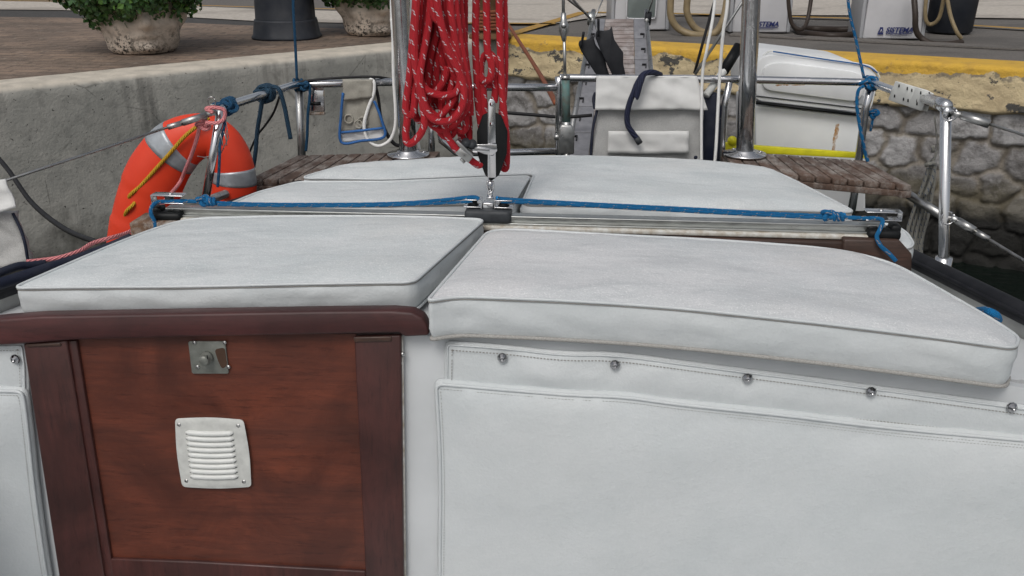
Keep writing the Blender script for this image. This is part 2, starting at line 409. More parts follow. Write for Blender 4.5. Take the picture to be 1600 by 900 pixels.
def plaster():
    m = NT('beige_render_with_yellow_edge'); z = m.n('ShaderNodeSeparateXYZ'); m.l(m.tc.outputs['Object'], z.inputs[0])
    be = m.mix(m.ramp(m.noise(8, 6), .4, .65), (.66, .54, .33, 1), (.52, .41, .25, 1))
    hole = m.ramp(m.noise(7.5, 8, m.mapping((1, 1, 1.4), loc=(1.3, 0, 0)), .68), .575, .60); c = m.mix(hole, be, (.085, .08, .072, 1))
    sp = m.ramp(m.noise(42, 4), .66, .70, 0, .8); c = m.mix(sp, c, (.10, .08, .055, 1))
    zz = m.math('ADD', z.outputs[2], m.ramp(m.noise(3.2, 7, None, .6), .25, .75, -.06, .06))
    ye = m.mix(m.ramp(m.noise(9, 6), .45, .72), (.66, .40, .055, 1), (.52, .31, .06, 1)); ye = m.mix(m.ramp(m.noise(20, 6), .62, .7, 0, .6), ye, (.22, .16, .09, 1))
    fy = m.ramp(zz, 1.280, 1.284); rim = m.math('MULTIPLY', m.ramp(zz, 1.250, 1.265), m.ramp(m.noise(11, 5), .42, .5, 0, .85))
    c = m.mix(m.math('MULTIPLY', rim, .8), c, (.11, .10, .09, 1)); c = m.mix(fy, c, ye)
    n = m.bump(m.noise(30, 7, None, .65), .7, .02)
    return m.out(c, .85, 0, n)
def cobble():
    m = NT('brown_stone_paving'); br = m.n('ShaderNodeTexBrick'); br.inputs['Scale'].default_value = 1; br.inputs['Brick Width'].default_value = .20
    br.inputs['Row Height'].default_value = .11; br.inputs['Mortar Size'].default_value = .012; br.offset = .5
    br.inputs['Color1'].default_value = (.33, .235, .17, 1); br.inputs['Color2'].default_value = (.19, .142, .108, 1); br.inputs['Mortar'].default_value = (.09, .07, .055, 1)
    mp = m.mapping((1, 1, 1), (0, 0, .12)); 
    nz = m.n('ShaderNodeTexNoise'); nz.inputs['Scale'].default_value = 6; m.l(mp, nz.inputs['Vector'])
    ad = m.n('ShaderNodeMix', data_type='VECTOR'); ad.inputs[0].default_value = .09; m.l(mp, ad.inputs[4]); m.l(nz.outputs['Color'], ad.inputs[5]); m.l(ad.outputs[1], br.inputs['Vector'])
    c = m.mix(m.ramp(m.noise(9, 7, m.mapping((1, 1, 1)), .7), .35, .65, .15, .8), br.outputs['Color'], (.27, .195, .145, 1)); c = m.mix(m.ramp(m.noise(1.4, 6, m.mapping((1, 1.6, 1)), .65), .42, .62, 0, .65), c, (.085, .068, .055, 1))
    c = m.mix(m.ramp(m.noise(16, 4), .60, .75, 0, .45), c, (.45, .39, .33, 1))
    n = m.bump(br.outputs['Fac'], -.5, .02, m.bump(m.noise(30, 5), .7, .02))
    return m.out(c, .85, 0, n)
def asphalt(name, a, b, sc=60, patch=(.06, .057, .052, 1)):
    m = NT(name); c = m.mix(m.ramp(m.noise(sc, 4), .35, .65), a, b); c = m.mix(m.ramp(m.noise(.9, 5, m.mapping((1, 2, 1))), .52, .62, 0, .45), c, patch)
    return m.out(c, .85, 0, m.bump(m.noise(90, 4), .5, .01))
M['concrete'] = concrete(); M['stone'] = stonewall(); M['plaster'] = plaster(); M['cobble'] = cobble()
M['asph'] = asphalt('worn_asphalt', (.17, .155, .14, 1), (.12, .11, .10, 1)); M['pale'] = asphalt('pale_concrete', (.56, .51, .45, 1), (.44, .40, .345, 1), 20, (.22, .19, .165, 1))
M['asphdk'] = asphalt('dark_asphalt', (.075, .07, .066, 1), (.045, .043, .042, 1))
M['yline'] = plain('yellow_road_paint', (.50, .28, .04, 1), .8, sc=30, dark=(.28, .18, .07, 1))
def water():
    m = NT('harbour_water')
    n = m.bump(m.noise(7, 4, m.mapping((1, 1.6, 1)), .55, .4), .5, .05)
    return m.out((.006, .010, .008, 1), .07, 0, n, IOR=1.33)
M['water'] = water()
def pot_mat():
    m = NT('terracotta_stone'); c = m.mix(m.ramp(m.noise(7, 6), .4, .66), (.72, .62, .52, 1), (.46, .39, .32, 1))
    z = m.n('ShaderNodeSeparateXYZ'); m.l(m.tc.outputs['Object'], z.inputs[0])
    g = m.math('MULTIPLY', m.ramp(m.noise(38, 7, None, .75), .49, .56), m.ramp(m.math('ADD', z.outputs[2], m.ramp(m.noise(6, 3), .3, .7, -.1, .1)), .06, .20, 1, 0))
    return m.out(m.mix(g, c, (.03, .026, .02, 1)), .85, 0, m.bump(m.noise(30, 6), .5, .01))
M['pot'] = pot_mat()
M['pumpw'] = plain('pump_enamel', (.62, .62, .64, 1), .35, sc=5, var=.12); M['pumpg'] = plain('pump_side_grey', (.42, .43, .45, 1), .4, sc=5, var=.15)
M['pumpwin'] = plain('pump_window', (.20, .235, .23, 1), .3, sc=5); M['logo'] = plain('navy_print', (.02, .03, .14, 1), .5)
M['hosebeige'] = plain('beige_hose', (.28, .215, .12, 1), .5, sc=20); M['hosedark'] = plain('dark_hose', (.045, .034, .028, 1), .5, sc=20)
M['rust'] = plain('rusty_iron', (.16, .085, .04, 1), .9, sc=20, bsc=60, bst=.6); M['slatgrey'] = plain('galvanised_plate', (.30, .30, .32, 1), .5, .3, sc=40, bsc=100)
M['slat'] = wood('grey_gangway_slats', (.42, .37, .35, 1), (.22, .17, .155, 1), .9, 'x', .75, .6, fade=(.45, .42, .41, 1))
M['tint'] = plain('turquoise_patina', (.10, .21, .20, 1), .6, sc=40, dark=(.12, .11, .09, 1))

# ================================================================== THE SETTING
mb = MB(); mb.add([(-400, -400, 0), (400, -400, 0), (400, 400, 0), (-400, 400, 0)], [[0, 1, 2, 3]])
tag(mb.build('water', M['water'], loc=(0, 0, 0)), kind='structure')
def on(px, py, dz=0): 
    p = PZ(px, py, QZ+0); return V((p.x, p.y, QH+dz))
# quay outline: left concrete wall line and rear stone wall line meet in a corner
LA, LB = on(0, 138), on(610, 76)
ld = (LB-LA).normalized()
RA, RB = on(1040, 73), on(1600, 105); rd = (RB-RA).normalized()
den = ld.x*rd.y-ld.y*rd.x; t_ = ((RA.x-LA.x)*rd.y-(RA.y-LA.y)*rd.x)/den
CORN = LA+ld*t_
L0 = CORN-ld*22; R1 = CORN+rd*26
ln = V((-ld.y, ld.x, 0)); rn = V((-rd.y, rd.x, 0))     # pointing to the land
# ground as one sheet to the horizon
mb = MB(); inl = ln*.32; inr = rn*.28
g = [L0, CORN+ln*0, R1, V((400, R1.y, QH)), V((400, 420, QH)), V((-400, 420, QH)), V((-400, L0.y, QH))]
g = [V((p.x, p.y, QH-.012)) for p in g]
g[0] += ln*.1; g[1] += ln*.1+rn*.1; g[2] += rn*.1
mb.add(g, [list(range(7))], 0, False)
tag(mb.build('ground', M['asph'], loc=(0, 0, 0)), kind='structure')
def sheet(name, pts, mat_, dz):
    m_ = MB(); m_.add([V((p.x, p.y, QH+dz)) for p in pts], [list(range(len(pts)))], 0, False)
    return tag(m_.build(name, mat_, loc=(0, 0, 0)), kind='structure')
# brown paved area on the left, with the pale and dark bands behind it
e0 = on(-900, 18); e1 = on(100, 27); e2 = on(400, 40); e3 = on(790, 52)
sheet('brown_paving', [L0+inl, CORN+inl*.6, e3, e2, e1, on(-300, 23), e0+V((-6, 0, 0))], M['cobble'], -.002)
sheet('dark_road_strip', [e0+V((-6, 0, 0)), on(-300, 23), e1, e2, e3, on(790, 38), on(400, 32), on(100, 16), on(-300, 12), on(-900, 8)], M['asphdk'], -.006)
sheet('pale_pavement', [on(-900, 8), on(-300, 12), on(100, 16), on(400, 33), on(640, 38), on(640, 20), on(400, 14), on(100, 2), on(-300, -2), on(-900, -5)], M['pale'], .002)
sheet('pale_forecourt', [on(700, 38), on(860, 38), on(950, 24), on(1340, 24), on(1520, 28), on(1700, 30), on(1700, -40), on(700, -40)], M['pale'], .002)
def line_strip(name, pts, w_):
    m_ = MB()
    for i in range(len(pts)-1):
        a, b = pts[i], pts[i+1]; d = (b-a).normalized(); n_ = V((-d.y, d.x, 0))*w_/2
        m_.add([a-n_, b-n_, b+n_, a+n_], [[0, 1, 2, 3]], 0, False)
    return tag(m_.build(name, M['yline'], loc=(0, 0, 0)), kind='structure')
line_strip('painted_line', [on(700, 37, .008), on(868, 38, .008)], .09)
line_strip('painted_line', [on(780, 60, .008), on(912, 20, .008), on(1050, 22, .008), on(1340, 30, .008), on(1700, 52, .008)], .11)
line_strip('painted_line', [on(-300, -4, .008), on(100, 3, .008), on(400, 12, .008), on(640, 18, .008)], .07)
# left concrete quay wall
mb = MB(); nx, nz = 360, 40; L = (CORN-L0).length; vs = []; prof = []
for j in range(nz+1): prof.append((0.0, QH-.03-(QH+.5)*(1-j/nz)))
prof += [(.012, QH-.012), (.035, QH-.002), (.08, QH), (.32, QH)]
for i in range(nx+1):
    b = L0+ld*(L*i/nx)
    for (q, z) in prof:
        k = noise.noise(V((i*L/nx*1.8, 0, z*1.8)))*.010+noise.noise(V((i*L/nx*7, 3, z*7)))*.0025
        p = b+ln*(q+k); vs.append(V((p.x, p.y, z+ (noise.noise(V((i*L/nx*3, 7, 0)))*.006 if q < .1 else 0))))
n_ = len(prof)
mb.add(vs, [[i*n_+j, (i+1)*n_+j, (i+1)*n_+j+1, i*n_+j+1] for i in range(nx) for j in range(n_-1)])
tag(mb.build('concrete_wall', M['concrete'], loc=(0, 0, 0)), 'grey weathered concrete quay wall with a pale rounded edge on the left', 'wall')
# rear stone wall: rubble stones modelled in relief, with a rendered and painted band on top
cells = []; cw = .27
for i in range(int(26/cw)+2):
    for j in range(8):
        cells.append((i, j, (i+.5+(j % 2)*.5+random.uniform(-.38, .38))*cw, (j+.5+random.uniform(-.16, .16))*.20-.15, random.random(), random.uniform(-.02, .02)))
cd = {}
for c_ in cells: cd[(c_[0], c_[1])] = c_
def stone_at(s_, z):
    i0 = int(s_/cw); j0 = int((z+.15)/.20); best = []
    s2 = s_+noise.noise(V((s_*7, z*7, 4)))*.05+noise.noise(V((s_*22, z*22, 4)))*.014; z2 = z+noise.noise(V((s_*7, z*7, 9)))*.045+noise.noise(V((s_*22, z*22, 9)))*.012
    for i in range(i0-2, i0+2):
        for j in range(j0-1, j0+2):
            c_ = cd.get((i, j))
            if c_: best.append((((abs(s2-c_[2])*.80)**3+abs(z2-c_[3])**3)**(1/3)-c_[5]*.9, c_))
    best.sort(key=lambda q: q[0])
    if len(best) < 2: return 0, .5, 0
    e = best[1][0]-best[0][0]; c_ = best[0][1]
    k = min(1, max(0, (e-.014-.012*noise.noise(V((s_*5, z*5, 1))))/.022)); return k, c_[4], c_[5]
SL = 11.0; nx = 780; z0, z1 = -.12, 1.10; nz = 84; vs = []; at = []
for i in range(nx+1):
    s_ = SL*i/nx
    for j in range(nz+1):
        z = z0+(z1-z0)*j/nz; k, tn, of = stone_at(s_, z)
        dsp = k**.6*.030+k*of*.6+noise.noise(V((s_*14, 2, z*14)))*.014*k+noise.noise(V((s_*40, 2, z*40)))*.004
        p = CORN+rd*s_+rn*(.055-dsp); vs.append(V((p.x, p.y, z))); at.append((tn, k, 0))
mb = MB(); mb.add(vs, [[i*(nz+1)+j, (i+1)*(nz+1)+j, (i+1)*(nz+1)+j+1, i*(nz+1)+j+1] for i in range(nx) for j in range(nz)])
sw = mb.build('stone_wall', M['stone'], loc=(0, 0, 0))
a_ = sw.data.attributes.new('stone', 'FLOAT_VECTOR', 'POINT')
for i, q in enumerate(at): a_.data[i].vector = q
tag(sw, 'rubble stone quay wall with yellow painted edge and beige render on top', 'wall')
mb = MB(); vs = []; prof = [(.08, 1.025), (.02, 1.04), (-.012, 1.055)]+[(-.02, 1.055+.265*j/26) for j in range(1, 27)]+[(-.012, QH-.012), (.01, QH-.003), (.05, QH+.001), (.30, QH+.001)]
nx = 520
for i in range(nx+1):
    s_ = SL*i/nx
    for jj, (q, z) in enumerate(prof):
        k = noise.noise(V((s_*5, 1, z*5)))*.012+noise.noise(V((s_*18, 5, z*18)))*.006
        if jj < 3: z += noise.noise(V((s_*6, 3, 0)))*.03
        p = CORN+rd*s_+rn*(q+k*(1 if q < .04 else 0)); vs.append(V((p.x, p.y, z)))
n_ = len(prof); mb.add(vs, [[i*n_+j, (i+1)*n_+j, (i+1)*n_+j+1, i*n_+j+1] for i in range(nx) for j in range(n_-1)])
mb.build('painted_render', M['plaster'], sw)
sheet('road_asphalt', [CORN+inr, CORN+rd*25+inr, CORN+rd*25+rn*1.05, CORN+rn*1.0], M['asph'], -.004)
mb = MB()
a = CORN+rd*2.05+rn*1.02; 
for (s0, s1, q0, q1, h) in ((1.6, 25, .92, 1.10, .012),): 
    A = CORN+rd*s0; B = CORN+rd*s1
    mb.prism([V((*(A+rn*q0).xy, QH)), V((*(B+rn*q0).xy, QH)), V((*(B+rn*q1).xy, QH)), V((*(A+rn*q1).xy, QH))], (0, 0, h))
tag(mb.build('kerb', M['asph'], loc=(0, 0, 0)), kind='structure')

# ================================================================== QUAY FURNITURE
def leaf_bush(parent, c, rx, rz, n, seed, holes=.0):
    rnd = random.Random(seed); m1 = MB()
    for i in range(n):
        d = V((rnd.gauss(0, 1), rnd.gauss(0, 1), rnd.gauss(0, 1))).normalized()
        lump = 1+.20*noise.noise(d*2.3+V((seed, 0, 0)))+.10*noise.noise(d*6+V((0, seed, 0)))
        rr = (rnd.random()**.22)*lump
        p = V(c)+V((d.x*rx*rr, d.y*rx*rr, d.z*rz*rr))
        nn = (d+V((rnd.uniform(-.8, .8), rnd.uniform(-.8, .8), rnd.uniform(-.3, .9)))).normalized()
        t = nn.orthogonal().normalized(); t = (Matrix.Rotation(rnd.uniform(0, 6.28), 3, nn)@t); b = nn.cross(t)
        l = rnd.uniform(.030, .054); w_ = l*.42
        tip = p+t*l; mid = p+t*l*.5
        vv = [p, mid+b*w_+nn*.004, tip, mid-b*w_+nn*.004]
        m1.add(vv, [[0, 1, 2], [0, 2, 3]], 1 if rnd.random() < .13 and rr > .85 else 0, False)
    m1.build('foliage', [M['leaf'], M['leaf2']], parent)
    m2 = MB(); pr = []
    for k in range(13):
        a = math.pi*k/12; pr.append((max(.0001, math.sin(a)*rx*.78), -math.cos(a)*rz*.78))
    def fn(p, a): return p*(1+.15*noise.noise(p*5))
    m2.lathe(V(c)+V((0, 0, .10)), pr, 24, fn=fn); m2.build('shade_core', M['leafshade'], parent)  # solid dark green core, inner shade of the bush put into its colour
def planter(base, label, seed, face):
    t = thing('planter', base, label, 'planter', 'stone face planters with clipped bushes')
    prof = [(.17, 0), (.225, .004), (.252, .03), (.268, .09), (.272, .16), (.275, .22), (.285, .27), (.282, .31), (.30, .345), (.305, .365), (.285, .375), (.26, .33), (.25, .30)]
    # refine
    pr = []
    for i in range(len(prof)-1):
        for k in range(4):
            u = k/4; pr.append((prof[i][0]*(1-u)+prof[i+1][0]*u, prof[i][1]*(1-u)+prof[i+1][1]*u))
    pr.append(prof[-1])
    def fn(p, a):
        def g_(an, z, sa, sz):
            d = (a-an-face+math.pi) % (2*math.pi)-math.pi; return math.exp(-(d/sa)**2-((p.z-z)/sz)**2)
        k = .13*g_(0, .23, .14, .06)+.02*g_(0, .20, .5, .03)-.022*g_(-.4, .25, .2, .03)-.022*g_(.4, .25, .2, .03)
        k += .03*g_(0, .13, .32, .02)-.02*g_(0, .10, .3, .012)+.05*g_(0, .05, .3, .03)
        k += .07*g_(1.55, .23, .17, .07)+.07*g_(-1.55, .23, .17, .07)+.03*g_(.8, .19, .3, .05)+.03*g_(-.8, .19, .3, .05)+.03*g_(0, .31, .8, .02)
        r0 = math.hypot(p.x, p.y); s_ = (r0+k+.006*noise.noise(p*14))/r0
        s_ *= .93; return V((p.x*s_, p.y*s_, p.z))
    mb = MB(); mb.lathe(base, pr, 96, fn=fn); mb.build('pot', M['pot'], t)
    mb = MB(); mb.lathe(base, [(.0001, .30), (.25, .305)], 24); mb.build('soil', M['bark'], t)
    leaf_bush(t, V(base)+V((-.05, 0, .555)), .56, .38, 15000, seed)
    return t
planter(on(226, 80), 'face shaped stone planter with rounded green bush, at the left on brown paving', 3, -math.pi/2+.47)
planter(on(585, 53), 'face shaped stone planter with dark bush, behind the left steel pole', 5, -math.pi/2+.4)
# dark metal pedestal
base = on(449, 58)
t = thing('metal_pedestal', base, 'dark blue grey metal pedestal with flared base between the two planters', 'pedestal')
def octp(r): return r
mb = MB(); sq = lambda p, a: V((p.x*(1+.10*abs(math.sin(2*a))), p.y*(1+.10*abs(math.sin(2*a))), p.z))
mb.lathe(base, [(.262, 0), (.262, .015), (.25, .03), (.235, .13), (.232, .145)], 48, fn=sq); mb.build('foot', M['bin'], t)
mb = MB(); mb.lathe(base, [(.226, .14), (.222, .15), (.205, .75), (.215, .76), (.215, .80), (.19, .82), (.05, .83), (.045, .84)], 48, fn=sq)
for k in range(8):
    a = math.pi/4*k+math.pi/8; mb.box(base+V((.212*math.cos(a), .212*math.sin(a), .45)), (.012, .012, .58), .003, rotz(a))
mb.build('body', M['bin'], t)
# fuel pumps
def text_mesh(txt, size, M4, name, parent, mat_, shear=0, ext=.001):
    cu = bpy.data.curves.new('lettering', 'FONT'); cu.body = txt; cu.size = size; cu.extrude = ext; cu.align_x = 'CENTER'; cu.shear = shear; cu.offset = size*.03
    ob = bpy.data.objects.new('tmp', cu); COL.objects.link(ob); dg = bpy.context.evaluated_depsgraph_get()
    me = bpy.data.meshes.new_from_object(ob.evaluated_get(dg)); bpy.data.objects.remove(ob)
    me.transform(M4); me.materials.clear(); me.materials.append(mat_)
    o = bpy.data.objects.new(name, me); COL.objects.link(o); o.parent = parent; return o
def pump(px, py, wpx, yaw, label, kind):
    base = on(px, py); t = thing('fuel_pump', base, label, 'fuel pump', 'white fuel pumps on the quay'); t.rotation_euler.z = yaw
    k = wpx/F*math.hypot(base.y, CZ-QH)*1.0; b0 = V(base); Z = V((0, 0, 0))
    def loc(m_, name, mats):   # build with local coords
        me = m_.build(name, mats, None, loc=(0, 0, 0)); me.parent = t; return me
    m_ = MB(); m_.box((0, .18, .60), (k, .34, 1.2), .012, taper=(.86, .85)); loc(m_, 'cabinet', M['pumpw'])
    m_ = MB(); m_.box((-k*.5-.014, .18, .55), (.03, .33, 1.1), .008, taper=(1, .85)); m_.box((k*.5+.014, .18, .55), (.03, .33, 1.1), .008, taper=(1, .85)); 
    o = loc(m_, 'side_panel', M['pumpg'])
    m_ = MB(); m_.box((0, .18, 1.28), (k*1.05, .34, .22), .02); loc(m_, 'head', M['pumpw'])
    m_ = MB(); m_.box((0, .005, 1.29), (k*.8, .02, .12), .004); loc(m_, 'display', M['pumpwin'])
    if kind == 'window':
        m_ = MB()
        pts = [(-.115, .62), (-.115, .13), (-.10, .105), (-.08, .095), (.08, .095), (.10, .105), (.115, .13), (.115, .62)]
        m_.prism([V((x*k/.41, -.012, z)) for x, z in pts], (0, .03, 0), 0, .003); loc(m_, 'window', M['pumpwin'])
        m_ = MB(); m_.tube(smooth_path([V((x*k/.41, -.016, z)) for x, z in pts], 4), .007, 6); loc(m_, 'window_frame', M['pumpw'])
    else:
        Mt = Matrix.Translation((k*.10, -.0025, .050))@Matrix.Rotation(math.pi/2, 4, 'X')
        text_mesh('SISTEMA', .056, Mt, 'lettering', t, M['logo'], .25)
        m_ = MB(); m_.box((k*.10, -.002, .042), (.20, .003, .005)); m_.box((k*.10, -.002, .032), (.13, .003, .003))
        m_.prism([V((k*.10-.165, -.003, .035)), V((k*.10-.12, -.003, .035)), V((k*.10-.128, -.003, .09)), V((k*.10-.15, -.003, .09))], (0, .004, 0)); loc(m_, 'emblem', M['logo'])
        m_ = MB(); m_.tube([V((k*.10-.15, -.006, .048)), V((k*.10-.141, -.006, .075)), V((k*.10-.132, -.006, .048))], .003, 5); loc(m_, 'emblem_mark', M['pumpw'])
    return t, k
pump(1000, 47, 78, 0.03, 'white fuel pump with a grey window, above the folding gangway', 'window')
pump(1187, 51, 82, -.02, 'white fuel pump behind the right steel pole, dark hose on its right', 'text')
pump(1394, 61, 86, -.05, 'rightmost white fuel pump, next to the dark bin', 'text')
base = on(1492, 52); t = thing('waste_bin', base, 'dark grey round bin behind the hose of the rightmost pump', 'bin')
mb = MB(); mb.lathe(base+V((.0, .12, 0)), [(.165, 0), (.18, .01), (.20, .5), (.205, .8)], 40); mb.build('body', M['bin'], t)
mb = MB(); mb.lathe(base+V((.0, .12, .8)), [(.215, 0), (.215, .03), (.15, .08), (.02, .10)], 40); mb.build('lid', M['bin'], t)
def hose(pts, r, mat_, label):
    m_ = MB(); m_.tube(smooth_path(pts, 10), r, 10)
    return tag(m_.build('fuel_hose', mat_), label, 'hose', 'hoses of the fuel pumps')
def onv(px, py, Y): return PY(px, py, Y)
Yp = on(1050, 52).y-.15
hose([onv(1053, -60, Yp), onv(1048, 0, Yp), onv(1049, 28, Yp), onv(1062, 46, Yp), onv(1088, 55, Yp-.03), onv(1115, 52, Yp), onv(1130, 30, Yp), onv(1137, -10, Yp+.05)], .028, M['hosebeige'], 'outer beige hose hanging in a wide loop between the first two pumps')
hose([onv(1086, -60, Yp+.1), onv(1074, 0, Yp+.1), onv(1075, 25, Yp+.1), onv(1088, 45, Yp+.1), onv(1110, 53, Yp+.1), onv(1128, 50, Yp+.2)], .028, M['hosebeige'], 'inner beige hose hanging in a narrower loop between the first two pumps')
Yp = on(1290, 58).y
hose([onv(1231, -20, Yp-.1), onv(1233, 15, Yp-.1), onv(1238, 38, Yp-.1), onv(1252, 46, Yp-.1), onv(1262, 30, Yp), onv(1270, -20, Yp+.1)], .016, M['hosedark'], 'thin dark hose loop hanging right of the middle pump')
h2 = [on(1240, 46, .03), on(1252, 54, .02), on(1275, 58, .02), on(1305, 60, .02), on(1330, 58, .02), on(1345, 52, .03), on(1310, 50, .02), on(1275, 51, .03), on(1255, 48, .02)]
hose(h2, .026, M['hosedark'], 'thick dark hose lying coiled on the ground between the two lettered pumps')
Y3 = on(1440, 64).y-.1
hose([onv(1427, -20, Y3+.1), onv(1430, 20, Y3), onv(1431, 46, Y3), onv(1440, 60, Y3), onv(1455, 68, Y3-.05), onv(1480, 69, Y3-.05), onv(1503, 66, Y3)], .022, M['hosedark'], 'hose dropping from the rightmost pump and lying in front of the bin')
hose([onv(1450, -20, Y3+.2), onv(1446, 10, Y3+.2), onv(1447, 32, Y3+.2), onv(1455, 38, Y3+.2), onv(1468, 26, Y3+.15), onv(1478, -20, Y3+.1)], .015, M['hosebeige'], 'short beige hose loop hanging in front of the bin')
hose([onv(1477, -25, Y3+.1), onv(1484, 20, Y3+.05), onv(1494, 48, Y3), onv(1502, 60, Y3)], .015, M['hosebeige'], 'straight beige hose hanging down across the bin')
# rusty bollard with orange hawser
base = on(752, 62)+rn*.15
t = thing('mooring_bollard', base, 'rusty mooring bollard at the quay corner behind the red ropes', 'bollard')
mb = MB(); mb.lathe(base, [(.17, 0), (.17, .02), (.105, .05), (.10, .26), (.14, .31), (.15, .35), (.11, .39), (.02, .40)], 32); mb.build('post', M['rust'], t)
mb = MB()
mb.tube(helix(base+V((0, 0, .14)), (0, 0, 1), .125, 6, .026, 24), .013, 8); tag(mb.build('hawser_turns', M['rorange']), 'orange brown hawser wound round the rusty bollard', 'rope')
mb = MB(); mb.tube(smooth_path([base+V((.12, -.1, .15)), onv(803, 52, 6.2), onv(840, 110, 4.8), onv(868, 160, 3.4)], 8), .011, 8)
tag(mb.build('stern_line', M['rorange']), 'orange brown mooring line running from the quay down behind the backstay', 'rope')

# ================================================================== THE BOAT
boat = thing('sailing_boat', (0, 2.0, 0), 'white sailing boat stern with varnished wooden companionway door and teak seats', 'boat')
DK = CZ-.72
# deck outline in plan
zr = -.675
def rp_(px, py): p = PZ(px, py, zr); return (p.x, p.y)
port = [(-1.32, -.6), (-1.30, .6), rp_(-120, 502), rp_(0, 452), rp_(205, 381), rp_(360, 325), rp_(470, 292)]
star = [(1.22, -.6), (1.14, .6), rp_(1740, 560), rp_(1600, 490), rp_(1420, 401), rp_(1330, 357), rp_(1225, 305)]
print('port', port, 'star', star)
outl = port+star[::-1]
mb = MB()
ring = lambda k, z: [V((x*k, y, z)) for x, y in outl]
n_ = len(outl); vs = []
lv = [(1, DK+.03), (1.0, DK-.1), (1.0, DK-.5), (.94, DK-1.0), (.8, -.15)]
for k, z in lv: vs += ring(k, z)
fs = [[i*n_+j, i*n_+(j+1) % n_, (i+1)*n_+(j+1) % n_, (i+1)*n_+j] for i in range(len(lv)-1) for j in range(n_)]
mb.add(vs, fs, 0, False); mb.build('hull', M['geldirty'], boat)
mb = MB()
mb.prism([V((x*.995, y, DK-.03)) for x, y in port[2:]]+[V((x*.995, y, DK-.03)) for x, y in star[2:][::-1]], (0, 0, .03))
for pl in (port, star):                                    # side decks beside the cockpit
    s_ = -1 if pl is port else 1
    mb.prism([V((pl[0][0]*.99, -.6, DK-.03)), V((pl[1][0]*.99, .6, DK-.03)), V((pl[2][0]*.99, pl[2][1], DK-.03)), V((s_*(1.02 if s_ < 0 else .93), pl[2][1], DK-.03)), V((s_*1.0, -.6, DK-.03))], (0, 0, .031))
mb.build('deck', M['gel'], boat)
mb = MB(); mb.prism([V((-1.02, -.6, .75)), V((1.02, -.6, .75)), V((1.02, 1.4, .75)), V((-1.02, 1.4, .75))], (0, 0, .03))
for s_ in (-1, 1):
    mb.prism([V((s_*1.02, -.6, .78)), V((s_*1.0, 1.42, .78)), V((s_*.98, 1.42, .78)), V((s_*1.0, -.6, .78))], (0, 0, DK-.78))
    mb.prism([V((s_*.91, -.6, .78)), V((s_*.885, .3, .78)), V((s_*.55, .3, .78)), V((s_*.55, -.6, .78))], (0, 0, .35), 0, .01)
mb.build('cockpit_well', M['gel'], boat)
# coachroof under the cushions
hR = lambda x: -.55-(.09*x*x if x > 0 else .03*x*x)
roofz = lambda x: CZ+hR(x)-.066
y_f = lambda x: 1.385-YAW*x
lft = [V(PH(x, y, hR).xy)+V((.015, 0)) for x, y in ((30, 452), (205, 374), (290, 346), (360, 322), (466, 284), (548, 262))]
rgt = [V(PH(x, y, hR).xy)-V((.015, 0)) for x, y in ((1588, 548), (1500, 474), (1400, 414), (1334, 337), (1240, 285), (1195, 268))]
def lx(l, y):
    if y <= l[0].y: return l[0].x
    for i in range(len(l)-1):
        if l[i].y <= y <= l[i+1].y: return l[i].x+(l[i+1].x-l[i].x)*(y-l[i].y)/max(1e-6, l[i+1].y-l[i].y)
    return l[-1].x
mb = MB(); N = 26; J = 16; vs = []
for j in range(J+1):
    for i in range(N+1):
        u = i/N; x = -.8+1.6*u; y0 = y_f(x)+.004; y1 = min(lft[-1].y, rgt[-1].y)+.02*math.sin(math.pi*u); y = y0+(y1-y0)*j/J
        x = lx(lft, y)*(1-u)+lx(rgt, y)*u; vs.append(V((x, y, roofz(x))))
mb.add(vs, [[j*(N+1)+i, j*(N+1)+i+1, (j+1)*(N+1)+i+1, (j+1)*(N+1)+i] for j in range(J) for i in range(N)])
edge_ = [i for i in range(N+1)]+[j*(N+1)+N for j in range(1, J+1)]+[J*(N+1)+i for i in range(N-1, -1, -1)]+[j*(N+1) for j in range(J-1, 0, -1)]
ev = [vs[k] for k in edge_]; n_ = len(ev); mb.add(ev+[V((p.x, p.y, DK-.01)) for p in ev], [[i, n_+i, n_+(i+1) % n_, (i+1) % n_] for i in range(n_)], 0, False)
mb.build('coachroof', M['gel'], boat)
# bulkhead slab (with the door opening covered by the door)
mb = MB(); c_ = [bmap(-.93, .0, 0), bmap(.90, -.04, 0), bmap(.90, -.85, 0), bmap(-.93, -.85, 0)]
N = 20; a_ = [bmap(-.93+1.83*i/N, (hR(-.93+1.83*i/N)+.55)-.005, 0) for i in range(N+1)]
mb.prism([bmap(-1.0, -.105, 0), bmap(-.932, -.105, 0)]+a_+[bmap(.902, -.105, 0), bmap(1.0, -.105, 0), bmap(1.0, -.85, 0), bmap(-1.0, -.85, 0)], -BN*.02); mb.build('bulkhead', M['gel'], boat)
